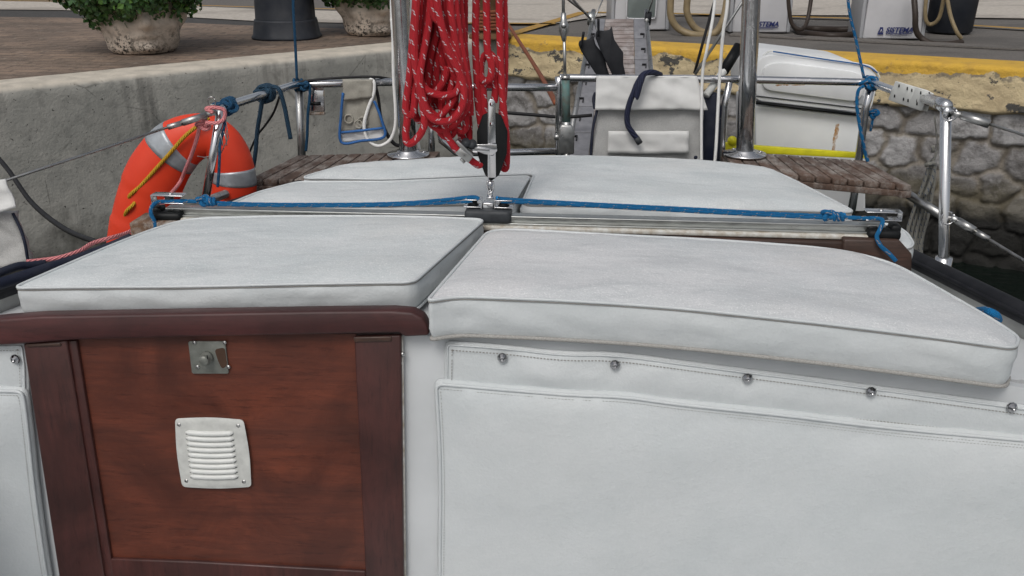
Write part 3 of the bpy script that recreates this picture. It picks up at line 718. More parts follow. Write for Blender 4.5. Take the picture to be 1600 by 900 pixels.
# ---- generic upholstered pad
def roundpoly(pts, rad, seg=6):
    out = []; n = len(pts)
    for i in range(n):
        a, b, c = V(pts[i-1]), V(pts[i]), V(pts[(i+1) % n]); r = rad[i] if isinstance(rad, list) else rad
        da, dc = (a-b), (c-b); ra = min(r, da.length*.45); rc = min(r, dc.length*.45)
        if r < 1e-5: out.append(b); continue
        p, q = b+da.normalized()*ra, b+dc.normalized()*rc
        for k in range(seg+1):
            t = k/seg; out.append(p*(1-t)**2+b*2*t*(1-t)+q*t*t)
    return out
def resample(pts, step):
    out = []; n = len(pts)
    for i in range(n):
        a, b = pts[i], pts[(i+1) % n]; l = (b-a).length
        if l < 1e-6: continue
        k = max(1, int(l/step))
        for j in range(k): out.append(a+(b-a)*(j/k))
    return out
def pad(name, pts2, tomap, t, crown, mats, parent=None, label=None, cat=None, group=None, rad=.02, edge=.05, wr=.003, wsc=7, pipe=.0028, bottom=True, step=.012, grid=.02, bulge=.006, seed=0, sm_i=1, pi_i=2, extra=None):
    P = resample(roundpoly(pts2, rad), step); n = len(P)
    area = sum(P[i].x*P[(i+1) % n].y-P[(i+1) % n].x*P[i].y for i in range(n))
    if area < 0: P = P[::-1]
    def dist(q):
        d = 9
        for i in range(n):
            a, b = P[i], P[(i+1) % n]; ab = b-a; u = max(0, min(1, (q-a).dot(ab)/max(ab.dot(ab), 1e-12))); d = min(d, (q-a-ab*u).length)
        return d
    def inside(q):
        c = False
        for i in range(n):
            a, b = P[i], P[(i+1) % n]
            if (a.y > q.y) != (b.y > q.y) and q.x < (b.x-a.x)*(q.y-a.y)/(b.y-a.y)+a.x: c = not c
        return c
    x0, x1 = min(p.x for p in P), max(p.x for p in P); y0, y1 = min(p.y for p in P), max(p.y for p in P)
    inner = []; x = x0+grid/2; row = 0
    while x < x1:
        y = y0+grid/2*(1+row % 2)
        while y < y1:
            q = V((x, y))
            if inside(q) and dist(q) > grid*.45: inner.append(q)
            y += grid
        x += grid*.9; row += 1
    res = delaunay_2d_cdt(P+inner, [(i, (i+1) % n) for i in range(n)], [], 1, 1e-7)
    vo, _, fo = res[0], res[1], res[2]
    def hh(q):
        d = dist(q); ex = extra(q) if extra else 0; e = min(1, d/edge); k = crown*(1-(1-e)**2)
        return k+ex*min(1, d/.012)+wr*min(1, d/.02)*noise.noise(V((q.x*wsc, q.y*wsc*1.3, seed)))+wr*.7*min(1, d/.015)*noise.noise(V((q.x*wsc*2.6, q.y*wsc*2.6, seed+5)))*max(0, 1-d/.14)+wr*.35*min(1, d/.008)*noise.noise(V((q.x*wsc*8, q.y*wsc*8, seed+5)))*max(0, 1-d/.045)
    m_ = MB(); top = [tomap(q.x, q.y, hh(V((q.x, q.y)))) for q in vo]
    fo = [f if ((vo[f[1]]-vo[f[0]]).cross(vo[f[2]]-vo[f[0]]) if False else 1) else f for f in fo]
    fs = []
    for f in fo:
        a, b, c = vo[f[0]], vo[f[1]], vo[f[2]]
        if (b.x-a.x)*(c.y-a.y)-(b.y-a.y)*(c.x-a.x) < 0: f = f[::-1]
        fs.append(list(f))
    m_.add(top, fs, 0, True)
    # side wall
    K = 7; nrm = []
    for i in range(n):
        tt = (P[(i+1) % n]-P[i-1]).normalized(); nrm.append(V((tt.y, -tt.x)))
    vs = []; wv = [noise.noise(V((P[i].x*9, P[i].y*9, seed+2))) for i in range(n)]
    for k in range(K+1):
        s_ = k/K; b = bulge*math.sin(math.pi*s_)
        for i in range(n):
            w2 = (wr*1.0*noise.noise(V((P[i].x*14, P[i].y*14, s_*3+seed)))+wr*.7*noise.noise(V((P[i].x*38, P[i].y*38, s_*2.5+seed))))*math.sin(math.pi*s_)*min(1, (t/.05)**1.5)
            q = P[i]+nrm[i]*(b+w2-(.004*s_ if bottom else 0)); vs.append(tomap(q.x, q.y, -t*s_))
    m_.add(vs, [[k*n+i, (k+1)*n+i, (k+1)*n+(i+1) % n, k*n+(i+1) % n] for k in range(K) for i in range(n)], sm_i, True)
    if pipe:
        m_.tube([tomap(P[i].x+nrm[i].x*.0005, P[i].y+nrm[i].y*.0005, .001) for i in range(n)], pipe, 8, True, pi_i)
        if len(mats) > 3: m_.tube([tomap(P[i].x+nrm[i].x*.0018, P[i].y+nrm[i].y*.0018, -pipe*.95) for i in range(n)], .0009, 5, True, 3)  # thin dark tube painting the seam's shade below the piping
        if bottom: m_.tube([tomap(P[i].x-nrm[i].x*.001, P[i].y-nrm[i].y*.001, -t) for i in range(n)], pipe*(1.25 if len(mats) > 4 else .9), 6, True, 4 if len(mats) > 4 else pi_i)
    o = m_.build(name, mats, parent)
    if label: tag(o, label, cat, group)
    return o, P, nrm
def stitches(P, nrm, tomap, inset, c, parent, keep=lambda q: True, off=0, gap=.0055, dl=.0032, name='stitching', wdt=.0005):
    m_ = MB(); n = len(P); acc = 0
    for i in range(n):
        a, b = P[i]-nrm[i]*inset, P[(i+1) % n]-nrm[(i+1) % n]*inset; l = (b-a).length; d = (b-a)/max(l, 1e-9); q = gap-acc
        while q < l:
            s_ = a+d*q
            if keep(s_):
                e = s_+d*dl; w2 = V((-d.y, d.x))*wdt
                m_.add([tomap(*(s_-w2), c), tomap(*(e-w2), c), tomap(*(e+w2), c), tomap(*(s_+w2), c)], [[0, 1, 2, 3]], 0, False)
            q += gap
        acc = (l-(q-gap)) if q-gap <= l else 0
    if m_.f: return m_.build(name, M['thread'], parent)
roofmap = lambda a, b, c: V((a, b, CZ+hR(a)+c))
def plan(l): return [V(PH(x, y, hR).xy) for x, y in l]
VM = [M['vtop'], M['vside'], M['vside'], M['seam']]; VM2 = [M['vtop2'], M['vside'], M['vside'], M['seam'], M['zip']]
G = 'white vinyl cushions on the coachroof'
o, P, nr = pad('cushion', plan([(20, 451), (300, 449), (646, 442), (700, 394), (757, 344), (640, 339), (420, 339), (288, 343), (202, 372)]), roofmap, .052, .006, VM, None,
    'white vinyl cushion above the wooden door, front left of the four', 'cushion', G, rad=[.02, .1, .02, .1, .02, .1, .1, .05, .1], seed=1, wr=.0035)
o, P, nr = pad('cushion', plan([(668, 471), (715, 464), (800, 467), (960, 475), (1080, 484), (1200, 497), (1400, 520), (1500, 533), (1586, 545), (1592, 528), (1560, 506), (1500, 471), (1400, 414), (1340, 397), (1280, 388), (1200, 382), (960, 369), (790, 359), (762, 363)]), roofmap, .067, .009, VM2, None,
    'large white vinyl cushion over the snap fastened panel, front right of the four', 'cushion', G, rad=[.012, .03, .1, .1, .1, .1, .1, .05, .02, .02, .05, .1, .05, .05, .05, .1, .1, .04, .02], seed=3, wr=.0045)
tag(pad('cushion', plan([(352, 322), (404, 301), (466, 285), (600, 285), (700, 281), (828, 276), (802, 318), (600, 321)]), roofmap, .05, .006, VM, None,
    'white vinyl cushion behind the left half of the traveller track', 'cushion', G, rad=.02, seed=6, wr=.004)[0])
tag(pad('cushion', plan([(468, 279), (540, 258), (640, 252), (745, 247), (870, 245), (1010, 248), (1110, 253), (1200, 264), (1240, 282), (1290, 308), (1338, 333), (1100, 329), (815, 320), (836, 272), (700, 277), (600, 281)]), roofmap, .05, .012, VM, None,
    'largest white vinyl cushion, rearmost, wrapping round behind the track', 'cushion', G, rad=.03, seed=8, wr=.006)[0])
# small white cushion end peeking out right of the track
# ---- door
def bslab(name, px, off, th, mat_, parent, bev=.002):
    pts = [BH(x, y, off) for x, y in px]; m_ = MB(); m_.prism(pts, -BN*th, 0, bev); return m_.build(name, mat_, parent)
door = bslab('companionway_door', [(96, 522), (560, 522), (575, 960), (176, 960)], .010, .02, M['mah'], boat, 0)
bslab('door_stile', [(36, 538), (104, 532), (172, 960), (101, 960)], .022, .022, M['mahv'], boat, .003)
bslab('door_stile', [(553, 526), (626, 524), (631, 960), (574, 960)], .022, .022, M['mahv'], boat, .003)
bslab('door_beading', [(103, 533), (119, 532), (187, 960), (172, 960)], .017, .017, M['mahv'], boat, .002)
bslab('door_rail', [(163, 873), (300, 878), (572, 893), (574, 965), (176, 965)], .0165, .016, M['mahv'], boat, .003)
m_ = MB(); m_.tube([BH(627, 524, .010), BH(633, 960, .010)], .0032, 6); m_.build('door_seal', M['whitepaint'], boat)
for (x, y, r) in ((629, 553, .0045), (626, 567, .003), (624, 730, .002)): m_ = MB(); m_.lathe(BH(x, y, .014), [(r, 0), (r, .003), (.0001, .004)], 12, BM3); m_.build('hinge_screw', M['ssdull'], boat)
for a in ([(552, 527), (612, 526), (611, 534), (553, 535)], [(40, 538), (94, 536), (95, 541), (41, 543)]):
    bslab('stile_slot_shade', a, .0245, .004, M['darkwood'], boat, .0015)  # dark slabs standing in for the shaded recesses of routed slots
# hatch beam
bxl, bxr = -.95, PY(668, 505, 1.385).x
bpx = [(-60, 543), (-60, 506), (0, 499), (60, 494.5), (300, 490.5), (500, 487), (612, 486), (644, 488.5), (660, 497), (668, 511), (670, 525), (632, 527), (624, 520.5), (560, 522), (300, 527), (110, 532), (36, 538), (-10, 541)]
m_ = MB(); pts = [BH(x, y, .030) for x, y in bpx]; m_.prism(pts, -BN*.034, 0, .0045)
beam = m_.build('hatch_beam', M['mahb'], boat)
# lock
m_ = MB(); pts = [BUV(*p) for p in ((299, 529), (356, 529), (362, 579), (305, 579))]
pp = roundpoly(pts, .004, 4); m_.prism([bmap(p.x, p.y, .014) for p in pp], -BN*.004, 0, .0006)
lock = m_.build('lock_plate', M['lockm'], door)
m_ = MB(); c = BH(324, 558, .014); m_.lathe(c, [(.0105, 0), (.0105, .006), (.0085, .007), (.0085, .016), (.0075, .018), (.0001, .018)], 24, BM3)
m_.build('lock_cylinder', M['lockm'], door)
for (x, y) in ((304, 535), (351, 535), (309, 573), (357, 573)): m_ = MB(); m_.lathe(BH(x, y, .014), [(.0034, 0), (.0032, .0014), (.0001, .002)], 14, BM3); m_.build('plate_screw', M['ssdull'], door)
m_ = MB(); m_.box(BH(324, 558, .0325), (.0012, .007, .0012), M=BM3); m_.build('keyhole', M['black'], door)
m_ = MB(); p2 = [BUV(*p) for p in ((340, 541), (356, 538), (360, 566), (352, 572), (346, 560))]
m_.prism([bmap(p.x, p.y, .0143) for p in roundpoly(p2, .006, 4)], -BN*.001); m_.build('rust_stain', plain('brown_stain', (.10, .055, .035, 1), .6, .4), door)
# vent grille
vq = [BUV(*p) for p in ((280, 647), (386, 649), (398, 753), (291, 753))]
vc = sum(vq, V((0, 0)))/4
bulq = []
for i in range(4):
    a, b = vq[i], vq[(i+1) % 4]; mid = (a+b)/2; o_ = (mid-vc).normalized()*.004; bulq += [a, mid+o_]
vent, VP_, vn = pad('vent_grille', bulq, lambda a, b, c: bmap(a, b, .0175+c), .009, .0022, [M['offwhite']]*3, door, rad=[.008, .05]*4, edge=.008, wr=.0002, pipe=0, step=.003, grid=.006, bulge=.0)
m_ = MB(); m2 = MB()
def vq_at(u, v): return (vq[0]*(1-u)+vq[1]*u)*(1-v)+(vq[3]*(1-u)+vq[2]*u)*v
for k in range(9):
    v = .185+.080*k
    pts = []
    for i in range(15):
        u = .14+.70*i/14; q = vq_at(u, v+.018*math.sin(math.pi*i/14)); rr = .0040*min(1, min(i, 14-i)/1.2+.3)
        pts.append((q, rr*1.12))
    m_.tube([bmap(q.x, q.y, .0200) for q, r in pts], [r for q, r in pts], 10)
    m2.tube([bmap(q.x, q.y-.0036, .0192) for q, r in pts], [r*.42 for q, r in pts], 6)
m_.build('louvres', M['white'], door); m2.build('louvre_shade', M['black'], door)  # black tubes stand for the shade under each louvre
m_ = MB(); m2 = MB()
for (u, v) in ((.06, .08), (.92, .08), (.08, .90), (.91, .91)):
    q = vq_at(u, v); m_ = MB(); m_.lathe(bmap(q.x, q.y, .0185), [(.0036, 0), (.0034, .0016), (.0001, .0022)], 14, BM3); m_.build('grille_screw', M['ssdull'], door)
# ---- padded flap with snaps, big pocket panels
def dome(c, r, parent, name='snap_button'):
    m_ = MB(); m_.lathe(c, [(r*1.0, 0), (r*1.0, .0012), (r*.9, .003), (r*.52, .0066), (r*.24, .0074), (.0001, .0060)], 9, BM3, smooth=False)
    return m_.build(name, M['brass'], parent)
SN = [BUV(*p) for p in ((785, 559), (961, 570), (1168, 591), (1361, 612), (1581, 636))]
def big_extra(q):
    t = BUV(690, 595); u = q-t
    h = .004*math.sin(u.x*9+1.2*math.sin(u.y*7))*math.exp(-abs(u.y)/.20)+.0025*noise.noise(V((u.x*22, u.y*5, 3)))*math.exp(-abs(u.y)/.07)
    h += .004*math.exp(-((u.x-.05-.3*abs(u.y))/.02)**2)*math.exp(-abs(u.y)/.12)
    return h
def flap_extra(q):
    h = 0
    for k in SN: h -= .0055*math.exp(-((q-k).length/.020)**2)
    for i in range(len(SN)-1):                      # slack between the fasteners, with slanting tension folds
        m = (SN[i]+SN[i+1])/2; u = (q.x-m.x)/max(.01, (SN[i+1].x-SN[i].x)/2); h += .0045*max(0, 1-u*u)
        for sg in (-1, 1):
            c0 = SN[i] if sg < 0 else SN[i+1]; d = q-c0; a = d.x*.80+sg*d.y*.60; b = abs(d.x*(-sg)*.60+d.y*.80)*1.0
            if 0 < -sg*d.x < .10: h += .0022*math.exp(-((d.y+abs(d.x)*.55)/.009)**2)*(1-abs(d.x)/.10)
    f = BUV(850, 585)-q; h += .008*math.exp(-((f.x*.75+f.y*.66)/.016)**2-((f.x*.66-f.y*.75)/.05)**2)
    return h*.55*min(1, max(0, (q.y-(BUV(700+ (q.x+.1)*1250, 600+(q.x+.1)*75).y))/.03))
flap, P, nr = pad('snap_flap', [BUV(*p) for p in ((701, 536), (790, 542), (880, 553), (960, 552), (1090, 570), (1250, 590), (1400, 610), (1640, 642), (1760, 660), (1760, 720), (1600, 684), (1300, 652), (1000, 625), (700, 600))],
    lambda a, b, c: bmap(a, b, .008+c), .008, .004, [M['vside'], M['vside'], M['vside']], None, 'white vinyl snap flap with five chrome buttons under the large right cushion', 'flap', rad=[.006]+[.12]*6+[.1, 0, 0, .1, .1, .1, .005], edge=.05, wr=.003, wsc=12, pipe=.0016, seed=11, bottom=False, grid=.011, extra=flap_extra)
zf = lambda inset: (lambda a, b, c: bmap(a, b, c))
stitches(P, nr, bmap, .0075, .0115, flap)
stitches(P, nr, bmap, .0075, .0135, flap)
for (x, y) in ((785, 559), (961, 570), (1168, 591), (1361, 612), (1581, 636)): dome(BH(x, y, .0125), .0086, flap)
big, P, nr = pad('pocket_panel', [BUV(*p) for p in ((685, 592), (800, 602), (900, 610), (975, 612), (1060, 624), (1220, 640), (1380, 660), (1640, 683), (1760, 700), (1760, 1080), (692, 1080), (690, 900), (692, 720))],
    lambda a, b, c: bmap(a, b, .021+c), .019, .012, [M['vside'], M['vside'], M['vside']], None, 'big white vinyl pocket panel filling the lower right', 'panel', rad=[.012]+[.1]*7+[0, 0, .02, .1, .1], edge=.10, wr=.006, wsc=5, pipe=.0030, seed=14, bottom=False, grid=.018, extra=big_extra)
stitches(P, nr, bmap, .0068, .0245, big, wdt=.0004); stitches(P, nr, bmap, .0105, .0268, big, wdt=.0003, keep=lambda q: q.x > .35 and q.y > -.3)
fl2, P, nr = pad('snap_flap', [BUV(*p) for p in ((-90, 542), (38, 538), (42, 570), (43, 612), (-90, 612))], lambda a, b, c: bmap(a, b, .008+c), .008, .004, [M['vside'], M['vside'], M['vside']], None,
    'white vinyl snap flap with one chrome button visible left of the door', 'flap', rad=.004, edge=.03, wr=.003, pipe=.0016, bottom=False, seed=21)
stitches(P, nr, bmap, .006, .0115, fl2); dome(BH(24, 561, .0125), .0086, fl2)
p2, P, nr = pad('pocket_panel', [BUV(*p) for p in ((-140, 600), (-20, 604), (40, 605), (46, 612), (52, 660), (62, 760), (76, 860), (100, 1000), (-90, 1000))], lambda a, b, c: bmap(a, b, .018+c), .016, .009, [M['vside'], M['vside'], M['vside']], None,
    'narrow visible edge of white vinyl pocket panel, lower left of the door', 'panel', rad=[0, .05, .01, .02, .05, .05, .05, 0, 0], edge=.05, wr=.003, pipe=.003, bottom=False, seed=23)
stitches(P, nr, bmap, .0068, .0205, p2)
# stitching of cushion bottom tape on the right front cushion is built as a zip
m_ = MB(); zp = []
for i in range(60):
    x = 690+(1560-690)*i/59; yb = 533+(602-533)*((x-690)/870)**.95+4*math.sin((x-690)/870*math.pi)*.6
    zp.append(BH(x, yb+.0, .030))
# ---- traveller track
TL, TR = PZ(262, 321, -.545), PZ(1382, 348, -.545)
td = (TR-TL).normalized(); tn = V((-td.y, td.x, 0)); TM = frame(td, tn, V((0, 0, 1))); tc = (TL+TR)/2; tlen = (TR-TL).length
m_ = MB(); m_.box(tc+V((0, 0, -.004)), (tlen, .026, .005), .001, TM); m_.box(tc+V((0, 0, -.011)), (tlen, .010, .010), 0, TM); m_.box(tc+V((0, 0, -.0175)), (tlen, .032, .004), .001, TM)
track = m_.build('traveller_track', M['alu'], boat)
m_ = MB(); m_.box(tc+V((0, -.002, -.025)), (tlen*1.0, .044, .010), .003, TM); m_.build('track_riser', M['whitepaint'], boat)
m_ = MB(); m_.box(tc+td*.02+V((0, -.004, -.051)), (tlen*.985, .060, .040), .004, TM); m_.build('track_beam', M['darkwood'], boat)
# wooden end blocks
m_ = MB(); pr = [PZ(1318, 366, -.575), PZ(1392, 372, -.575), PZ(1407, 388, -.585), PZ(1412, 404, -.60), PZ(1330, 385, -.60)]
e = TR+td*.0; m_.prism([e-td*.085-tn*.044+V((0, 0, -.022)), e+td*.022-tn*.036+V((0, 0, -.024)), e+td*.050-tn*.036+V((0, 0, -.052)), e+td*.056-tn*.036+V((0, 0, -.10)), e-td*.085-tn*.044+V((0, 0, -.075))], tn*.085, 0, .004)
m_.build('end_block', M['darkwood'], boat)
m_ = MB(); e = TL; m_.prism([e-td*.068-tn*.042+V((0, 0, -.026)), e+td*.05-tn*.042+V((0, 0, -.023)), e+td*.05-tn*.042+V((0, 0, -.075)), e-td*.068-tn*.042+V((0, 0, -.075))], tn*.075, 0, .004)
tag(m_.build('end_block', M['peelwood'], boat), 'wooden end block with peeling paint')
for e, s_ in ((TL, -1), (TR, 1)):
    q = e+td*s_*(.0 if s_ > 0 else -.0)
    m_ = MB(); m_.box(q-tn*.004+V((0, 0, -.019))+td*s_*(-.004), (.064, .046, .020), .007, TM); m_.box(q+V((0, 0, -.012))+td*s_*.02, (.02, .03, .022), .005, TM); m_.box(q+V((0, 0, -.012))-td*s_*.024, (.02, .03, .020), .005, TM)
    m_.build('end_stop', M['black'], boat)
    m_ = MB()
    for dz in (.024, .008): m_.box(q-td*s_*.006+V((0, 0, dz)), (.068, .026, .0022), .0008, TM)
    m_.box(q+td*s_*.0275+V((0, 0, .016)), (.0022, .024, .018), .0006, TM)
    m_.lathe(q-td*s_*.010+V((0, 0, .0248)), [(.005, 0), (.005, .002), (.0001, .0025)], 12); m_.build('sheave_plate', M['ss'], boat)
    m_ = MB(); m_.lathe(q-td*s_*.006+V((0, 0, .009)), [(.012, 0), (.009, .003), (.009, .009), (.012, .0135)], 20); m_.build('sheave', M['dkgrey'], boat)
cx = (763-800)/F; carc = None
tt = 0
for i in range(200):
    q = TL+td*(tlen*i/199)
    if abs((q.x)/(q.y*cp_-(q.z-CZ)*sp_)*F+800-763) < 4: carc = q
m_ = MB(); m_.box(carc+V((0, 0, -.003)), (.094, .044, .028), .008, TM, seg=3); car = m_.build('traveller_car', M['dkgrey'], boat)
for s_ in (-1, 1):
    m_ = MB()
    for dz in (.030, .0155): m_.box(carc+td*s_*.031+V((0, 0, dz)), (.036, .026, .002), .0008, TM)
    m_.box(carc+td*s_*.0135+V((0, 0, .021)), (.002, .02, .018), 0, TM); m_.lathe(carc+td*s_*.031+V((0, 0, .031)), [(.004, 0), (.0038, .0016), (.0001, .002)], 12)
    m_.build('car_sheave_plate', M['ss'], boat)
    m_ = MB(); m_.lathe(carc+td*s_*.031+V((0, 0, .0165)), [(.012, 0), (.0085, .004), (.0085, .008), (.012, .012)], 20); m_.build('car_sheave', M['black'], boat)
m_ = MB(); m_.box(carc+V((0, 0, .016)), (.022, .018, .016), .002, TM); m_.build('car_bracket', M['ss'], boat)
# ---- blue control lines
def pq(px, py, Y): return PY(px, py, Y)
def TP(px, py, dy=0):                      # a point above the track line seen at this pixel
    a = ray(px, py); n2 = tn; o_ = TL+tn*dy
    return CAM+a*((o_-CAM).dot(n2)/a.dot(n2))
m_ = MB(); pl_ = [TP(238, 374, -.045), TP(243, 352, -.040), TP(236, 334, -.038), TP(238, 322, -.03), TP(247, 316, -.015), TP(262, 315, -.008), TP(285, 314, -.004), TP(310, 315, -.003)]
m_.tube(smooth_path(pl_, 8), .0042, 10)
m_.tube(smooth_path([TP(310, 315, -.003), TP(340, 317, 0), TP(420, 319.5, 0), TP(560, 319.5, 0), TP(640, 317, 0), TP(700, 312, 0), TP(738, 308, -.008), TP(748, 311, -.012)], 8), .0042, 10)
m_.tube(smooth_path([TP(340, 320, -.008), TP(420, 321.5, -.006), TP(560, 321.8, -.006), TP(660, 319, -.006), TP(738, 315, -.010)], 8), .0030, 8)
m_.tube(knotpath(TP(318, 313, -.004), .013, .3, 40, .75), .0042, 10, True)
m_.tube(helix(TP(330, 315, -.004), td, .0065, 2.5, .007), .0036, 8)
tag(m_.build('control_line', M['rblue']), 'blue flecked line knotted near the left end of the track', 'rope', 'blue traveller control lines')
m_ = MB()
m_.tube(smooth_path([TP(776, 309, -.010), TP(786, 311, -.004), TP(830, 314, 0), TP(950, 320.5, 0), TP(1100, 328, 0), TP(1200, 333.5, 0), TP(1285, 337.5, -.002)], 8), .0042, 10)
m_.tube(smooth_path([TP(782, 315, -.008), TP(860, 318.5, -.006), TP(1000, 326, -.006), TP(1150, 334, -.006), TP(1260, 339.5, -.006), TP(1300, 341, -.006)], 8), .0036, 8)
m_.tube(knotpath(TP(1294, 336, -.004), .013, -.3, 40, .75), .0042, 10, True); m_.tube(helix(TP(1310, 338.5, -.004), td, .0062, 3, .008), .0038, 8)
m_.tube(smooth_path([TP(1300, 338, -.003), TP(1330, 340, -.004), TP(1350, 341, -.006), TP(1370, 341, -.02), TP(1379, 345, -.032), TP(1375, 358, -.044), TP(1370, 370, -.047), TP(1376, 384, -.05), TP(1388, 395, -.055), TP(1400, 408, -.06)], 8), .0042, 10)
tag(m_.build('control_line', M['rblue']), 'blue flecked line knotted at the right end of the track, its tail hanging down', 'rope', 'blue traveller control lines')
# ---- mainsheet block
BY = carc.y
blk = thing('mainsheet_block', carc+V((0, 0, .02)), 'black mainsheet block with steel strap and cam cleat standing on the traveller car', 'pulley block')
def B(px, py, dy=0): return PY(px, py, BY+dy)
m_ = MB(); out_ = [(754, 180), (768, 173), (783, 180), (793, 205), (792, 240), (780, 274), (768, 283), (758, 274), (746, 242), (745, 206)]
for dy in (-.012, .012): m_.prism([B(x, y, dy) for x, y in out_], (0, .004, 0), 0, .0016)
m_.build('cheek', M['black'], blk)
m_ = MB(); m_.lathe(B(769, 205, .002), [(.022, -.008), (.017, -.004), (.017, .004), (.022, .008)], 28, Matrix.Rotation(math.pi/2, 3, 'X')); m_.lathe(B(769, 250, .002), [(.017, -.008), (.013, -.004), (.013, .004), (.017, .008)], 28, Matrix.Rotation(math.pi/2, 3, 'X'))
m_.build('sheave', M['dkgrey'], blk)
m_ = MB(); m_.prism([B(762, 160, -.016), B(765, 155, -.016), B(771, 155, -.016), B(774, 160, -.016), B(775, 278, -.016), B(762, 278, -.016)], (0, .0022, 0), 0, .0006)
m_.prism([B(763, 178, .02), B(774, 178, .02), B(775, 278, .02), B(763, 278, .02)], (0, .002, 0))
for y in (163, 194, 228, 240): m_.lathe(B(768.5 if y < 200 else 769, y, -.0165), [(.0045, 0), (.0042, .0014), (.002, .0018), (.002, .003), (.0001, .003)], 14, Matrix.Rotation(math.pi/2, 3, 'X'))
m_.build('strap', M['ss'], blk)
m_ = MB(); m_.tube([B(766, 279, 0), B(766, 300, 0)], .0042, 10); m_.tube(smooth_path([B(762, 283, -.004), B(761, 292, -.004), B(764, 300, -.004), B(769, 300, -.004), B(771, 292, -.004), B(770, 283, -.004)], 5), .0022, 8)
m_.lathe(B(766, 287, -.008), [(.0055, 0), (.005, .003), (.0001, .004)], 14, Matrix.Rotation(math.pi/2, 3, 'X')); m_.box(B(766, 304, 0), (.012, .012, .014), .003); m_.tube([B(760, 309, -.009), B(772, 309, -.009)], .003, 8)
m_.build('shackle', M['ss'], blk)
m_ = MB(); m_.prism([B(733, 226, -.020), B(776, 225, -.020), B(777, 236, -.020), B(770, 243, -.020), B(757, 241, -.020), B(740, 234, -.020)], (0, .002, 0), 0, .0006)
m_.prism([B(737, 229, -.026), B(765, 233, -.024), B(765, 240, -.024), B(737, 236, -.026)], (0, .006, 0), 0, .001); m_.build('cleat_arm', M['ss'], blk)
m_ = MB()
m_.prism([B(711, 240, -.038), B(719, 231, -.038), B(739, 246, -.038), B(732, 255, -.038)], (0, .030, 0), 0, .0015); m_.prism([B(711, 222, -.035), B(715, 219, -.035), B(740, 243, -.035), B(736, 247, -.035)], (0, .024, 0), 0, .0012)
m_.tube([B(720, 248, -.03), B(726, 254, -.03)], .003, 8); m_.build('cam_cleat', M['ssdull'], blk)
m_ = MB(); 
for (x, y) in ((728, 224), (738, 226)): m_.lathe(B(x, y, -.025), [(.009, -.006), (.008, -.002), (.008, .004), (.009, .006)], 20, Matrix.Rotation(1.0, 3, 'X'))
m_.build('cam', M['dkgrey'], blk)
# ---- red mainsheet falls
RR = .0071
m_ = MB()
def rp(l, r=RR): m_.tube(pathY(l, None, 8), r, 12)
rp([(743, -160, BY+.02), (744, -20, BY+.01), (743, 60, BY+.01), (745, 120, BY), (747, 160, BY), (753, 205, BY-.002)])
rp([(760, -160, BY+.03), (760, -20, BY+.02), (761, 50, BY+.005), (762, 80, BY-.004), (768, 100, BY-.012), (766, 122, BY-.014), (755, 126, BY-.006), (751, 112, BY+.006), (754, 92, BY+.008), (764, 84, BY+.002), (773, 95, BY-.004), (774, 115, BY+.0), (766, 132, BY+.006), (756, 130, BY-.004), (755, 140, BY), (757, 170, BY), (760, 185, BY)])
rp([(773, 115, BY+.004), (774, 140, BY+.004), (772, 160, BY+.004)])
rp([(781, -160, BY+.02), (780, -20, BY+.01), (782, 80, BY), (786, 160, BY), (791, 215, BY+.004), (791, 260, BY+.02), (785, 262, BY+.02)])
rp([(788, -160, BY+.035), (787, -20, BY+.03), (789, 80, BY+.015), (787, 150, BY+.015), (782, 195, BY+.01)])
rp([(690, -160, BY+.02), (695, 100, BY+.0), (690, 165, BY-.03), (697, 205, BY-.03), (712, 232, BY-.03), (733, 248, BY-.02), (748, 258, BY-.01), (757, 250, BY+.0)])
rp([(714, -160, BY+.02), (712, 120, BY+.01), (712, 180, BY+.01), (722, 215, BY), (728, 226, BY)])
rp([(726, -160, BY+.03), (726, 140, BY+.01), (732, 180, BY+.01), (733, 222, BY)])
tag(m_.build('mainsheet', M['rred']), 'red flecked mainsheet falls with a knot, rove through the black block', 'rope')
# coil
CY = BY-.035
m_ = MB()
def lp(l): m_.tube(pathY(l, None, 9), RR, 12)
lp([(648, -120, CY), (650, -10, CY), (645, 60, CY), (640, 120, CY), (634, 165, CY), (637, 178, CY), (645, 178, CY), (648, 160, CY), (650, 110, CY+.01), (664, 40, CY+.015), (668, -10, CY+.02), (670, -120, CY+.02)])
lp([(654, -120, CY-.01), (652, -10, CY-.01), (648, 60, CY-.015), (650, 110, CY-.015), (660, 160, CY-.015), (663, 195, CY-.015), (650, 218, CY-.015), (638, 224, CY-.01), (634, 212, CY-.005), (636, 190, CY), (641, 150, CY+.01), (660, 90, CY+.01), (672, 20, CY+.01), (676, -120, CY+.01)])
lp([(661, -120, CY+.0), (657, -10, CY+.0), (652, 60, CY), (654, 110, CY), (662, 135, CY-.01), (675, 145, CY-.015), (695, 149, CY-.018), (712, 144, CY-.018), (719, 128, CY-.018), (717, 105, CY-.016), (706, 75, CY-.014), (690, 40, CY-.012), (676, 10, CY-.012), (672, -120, CY-.01)])
lp([(684, -120, CY-.02), (683, -10, CY-.02), (690, 40, CY-.022), (702, 80, CY-.022), (716, 110, CY-.02), (724, 135, CY-.02), (724, 160, CY-.02), (712, 182, CY-.022), (694, 190, CY-.022), (676, 185, CY-.022), (667, 172, CY-.02), (660, 150, CY-.02), (656, 120, CY-.02), (666, 60, CY-.005), (672, 20, CY-.002), (680, -120, CY)])
lp([(692, -120, CY), (694, -10, CY), (700, 60, CY+.01), (708, 110, CY+.01), (722, 140, CY+.01), (726, 168, CY+.01), (714, 190, CY+.01), (695, 202, CY+.01), (676, 196, CY+.01), (668, 180, CY+.01), (666, 150, CY+.015), (672, 90, CY+.02), (684, 30, CY+.02), (686, -120, CY+.02)])
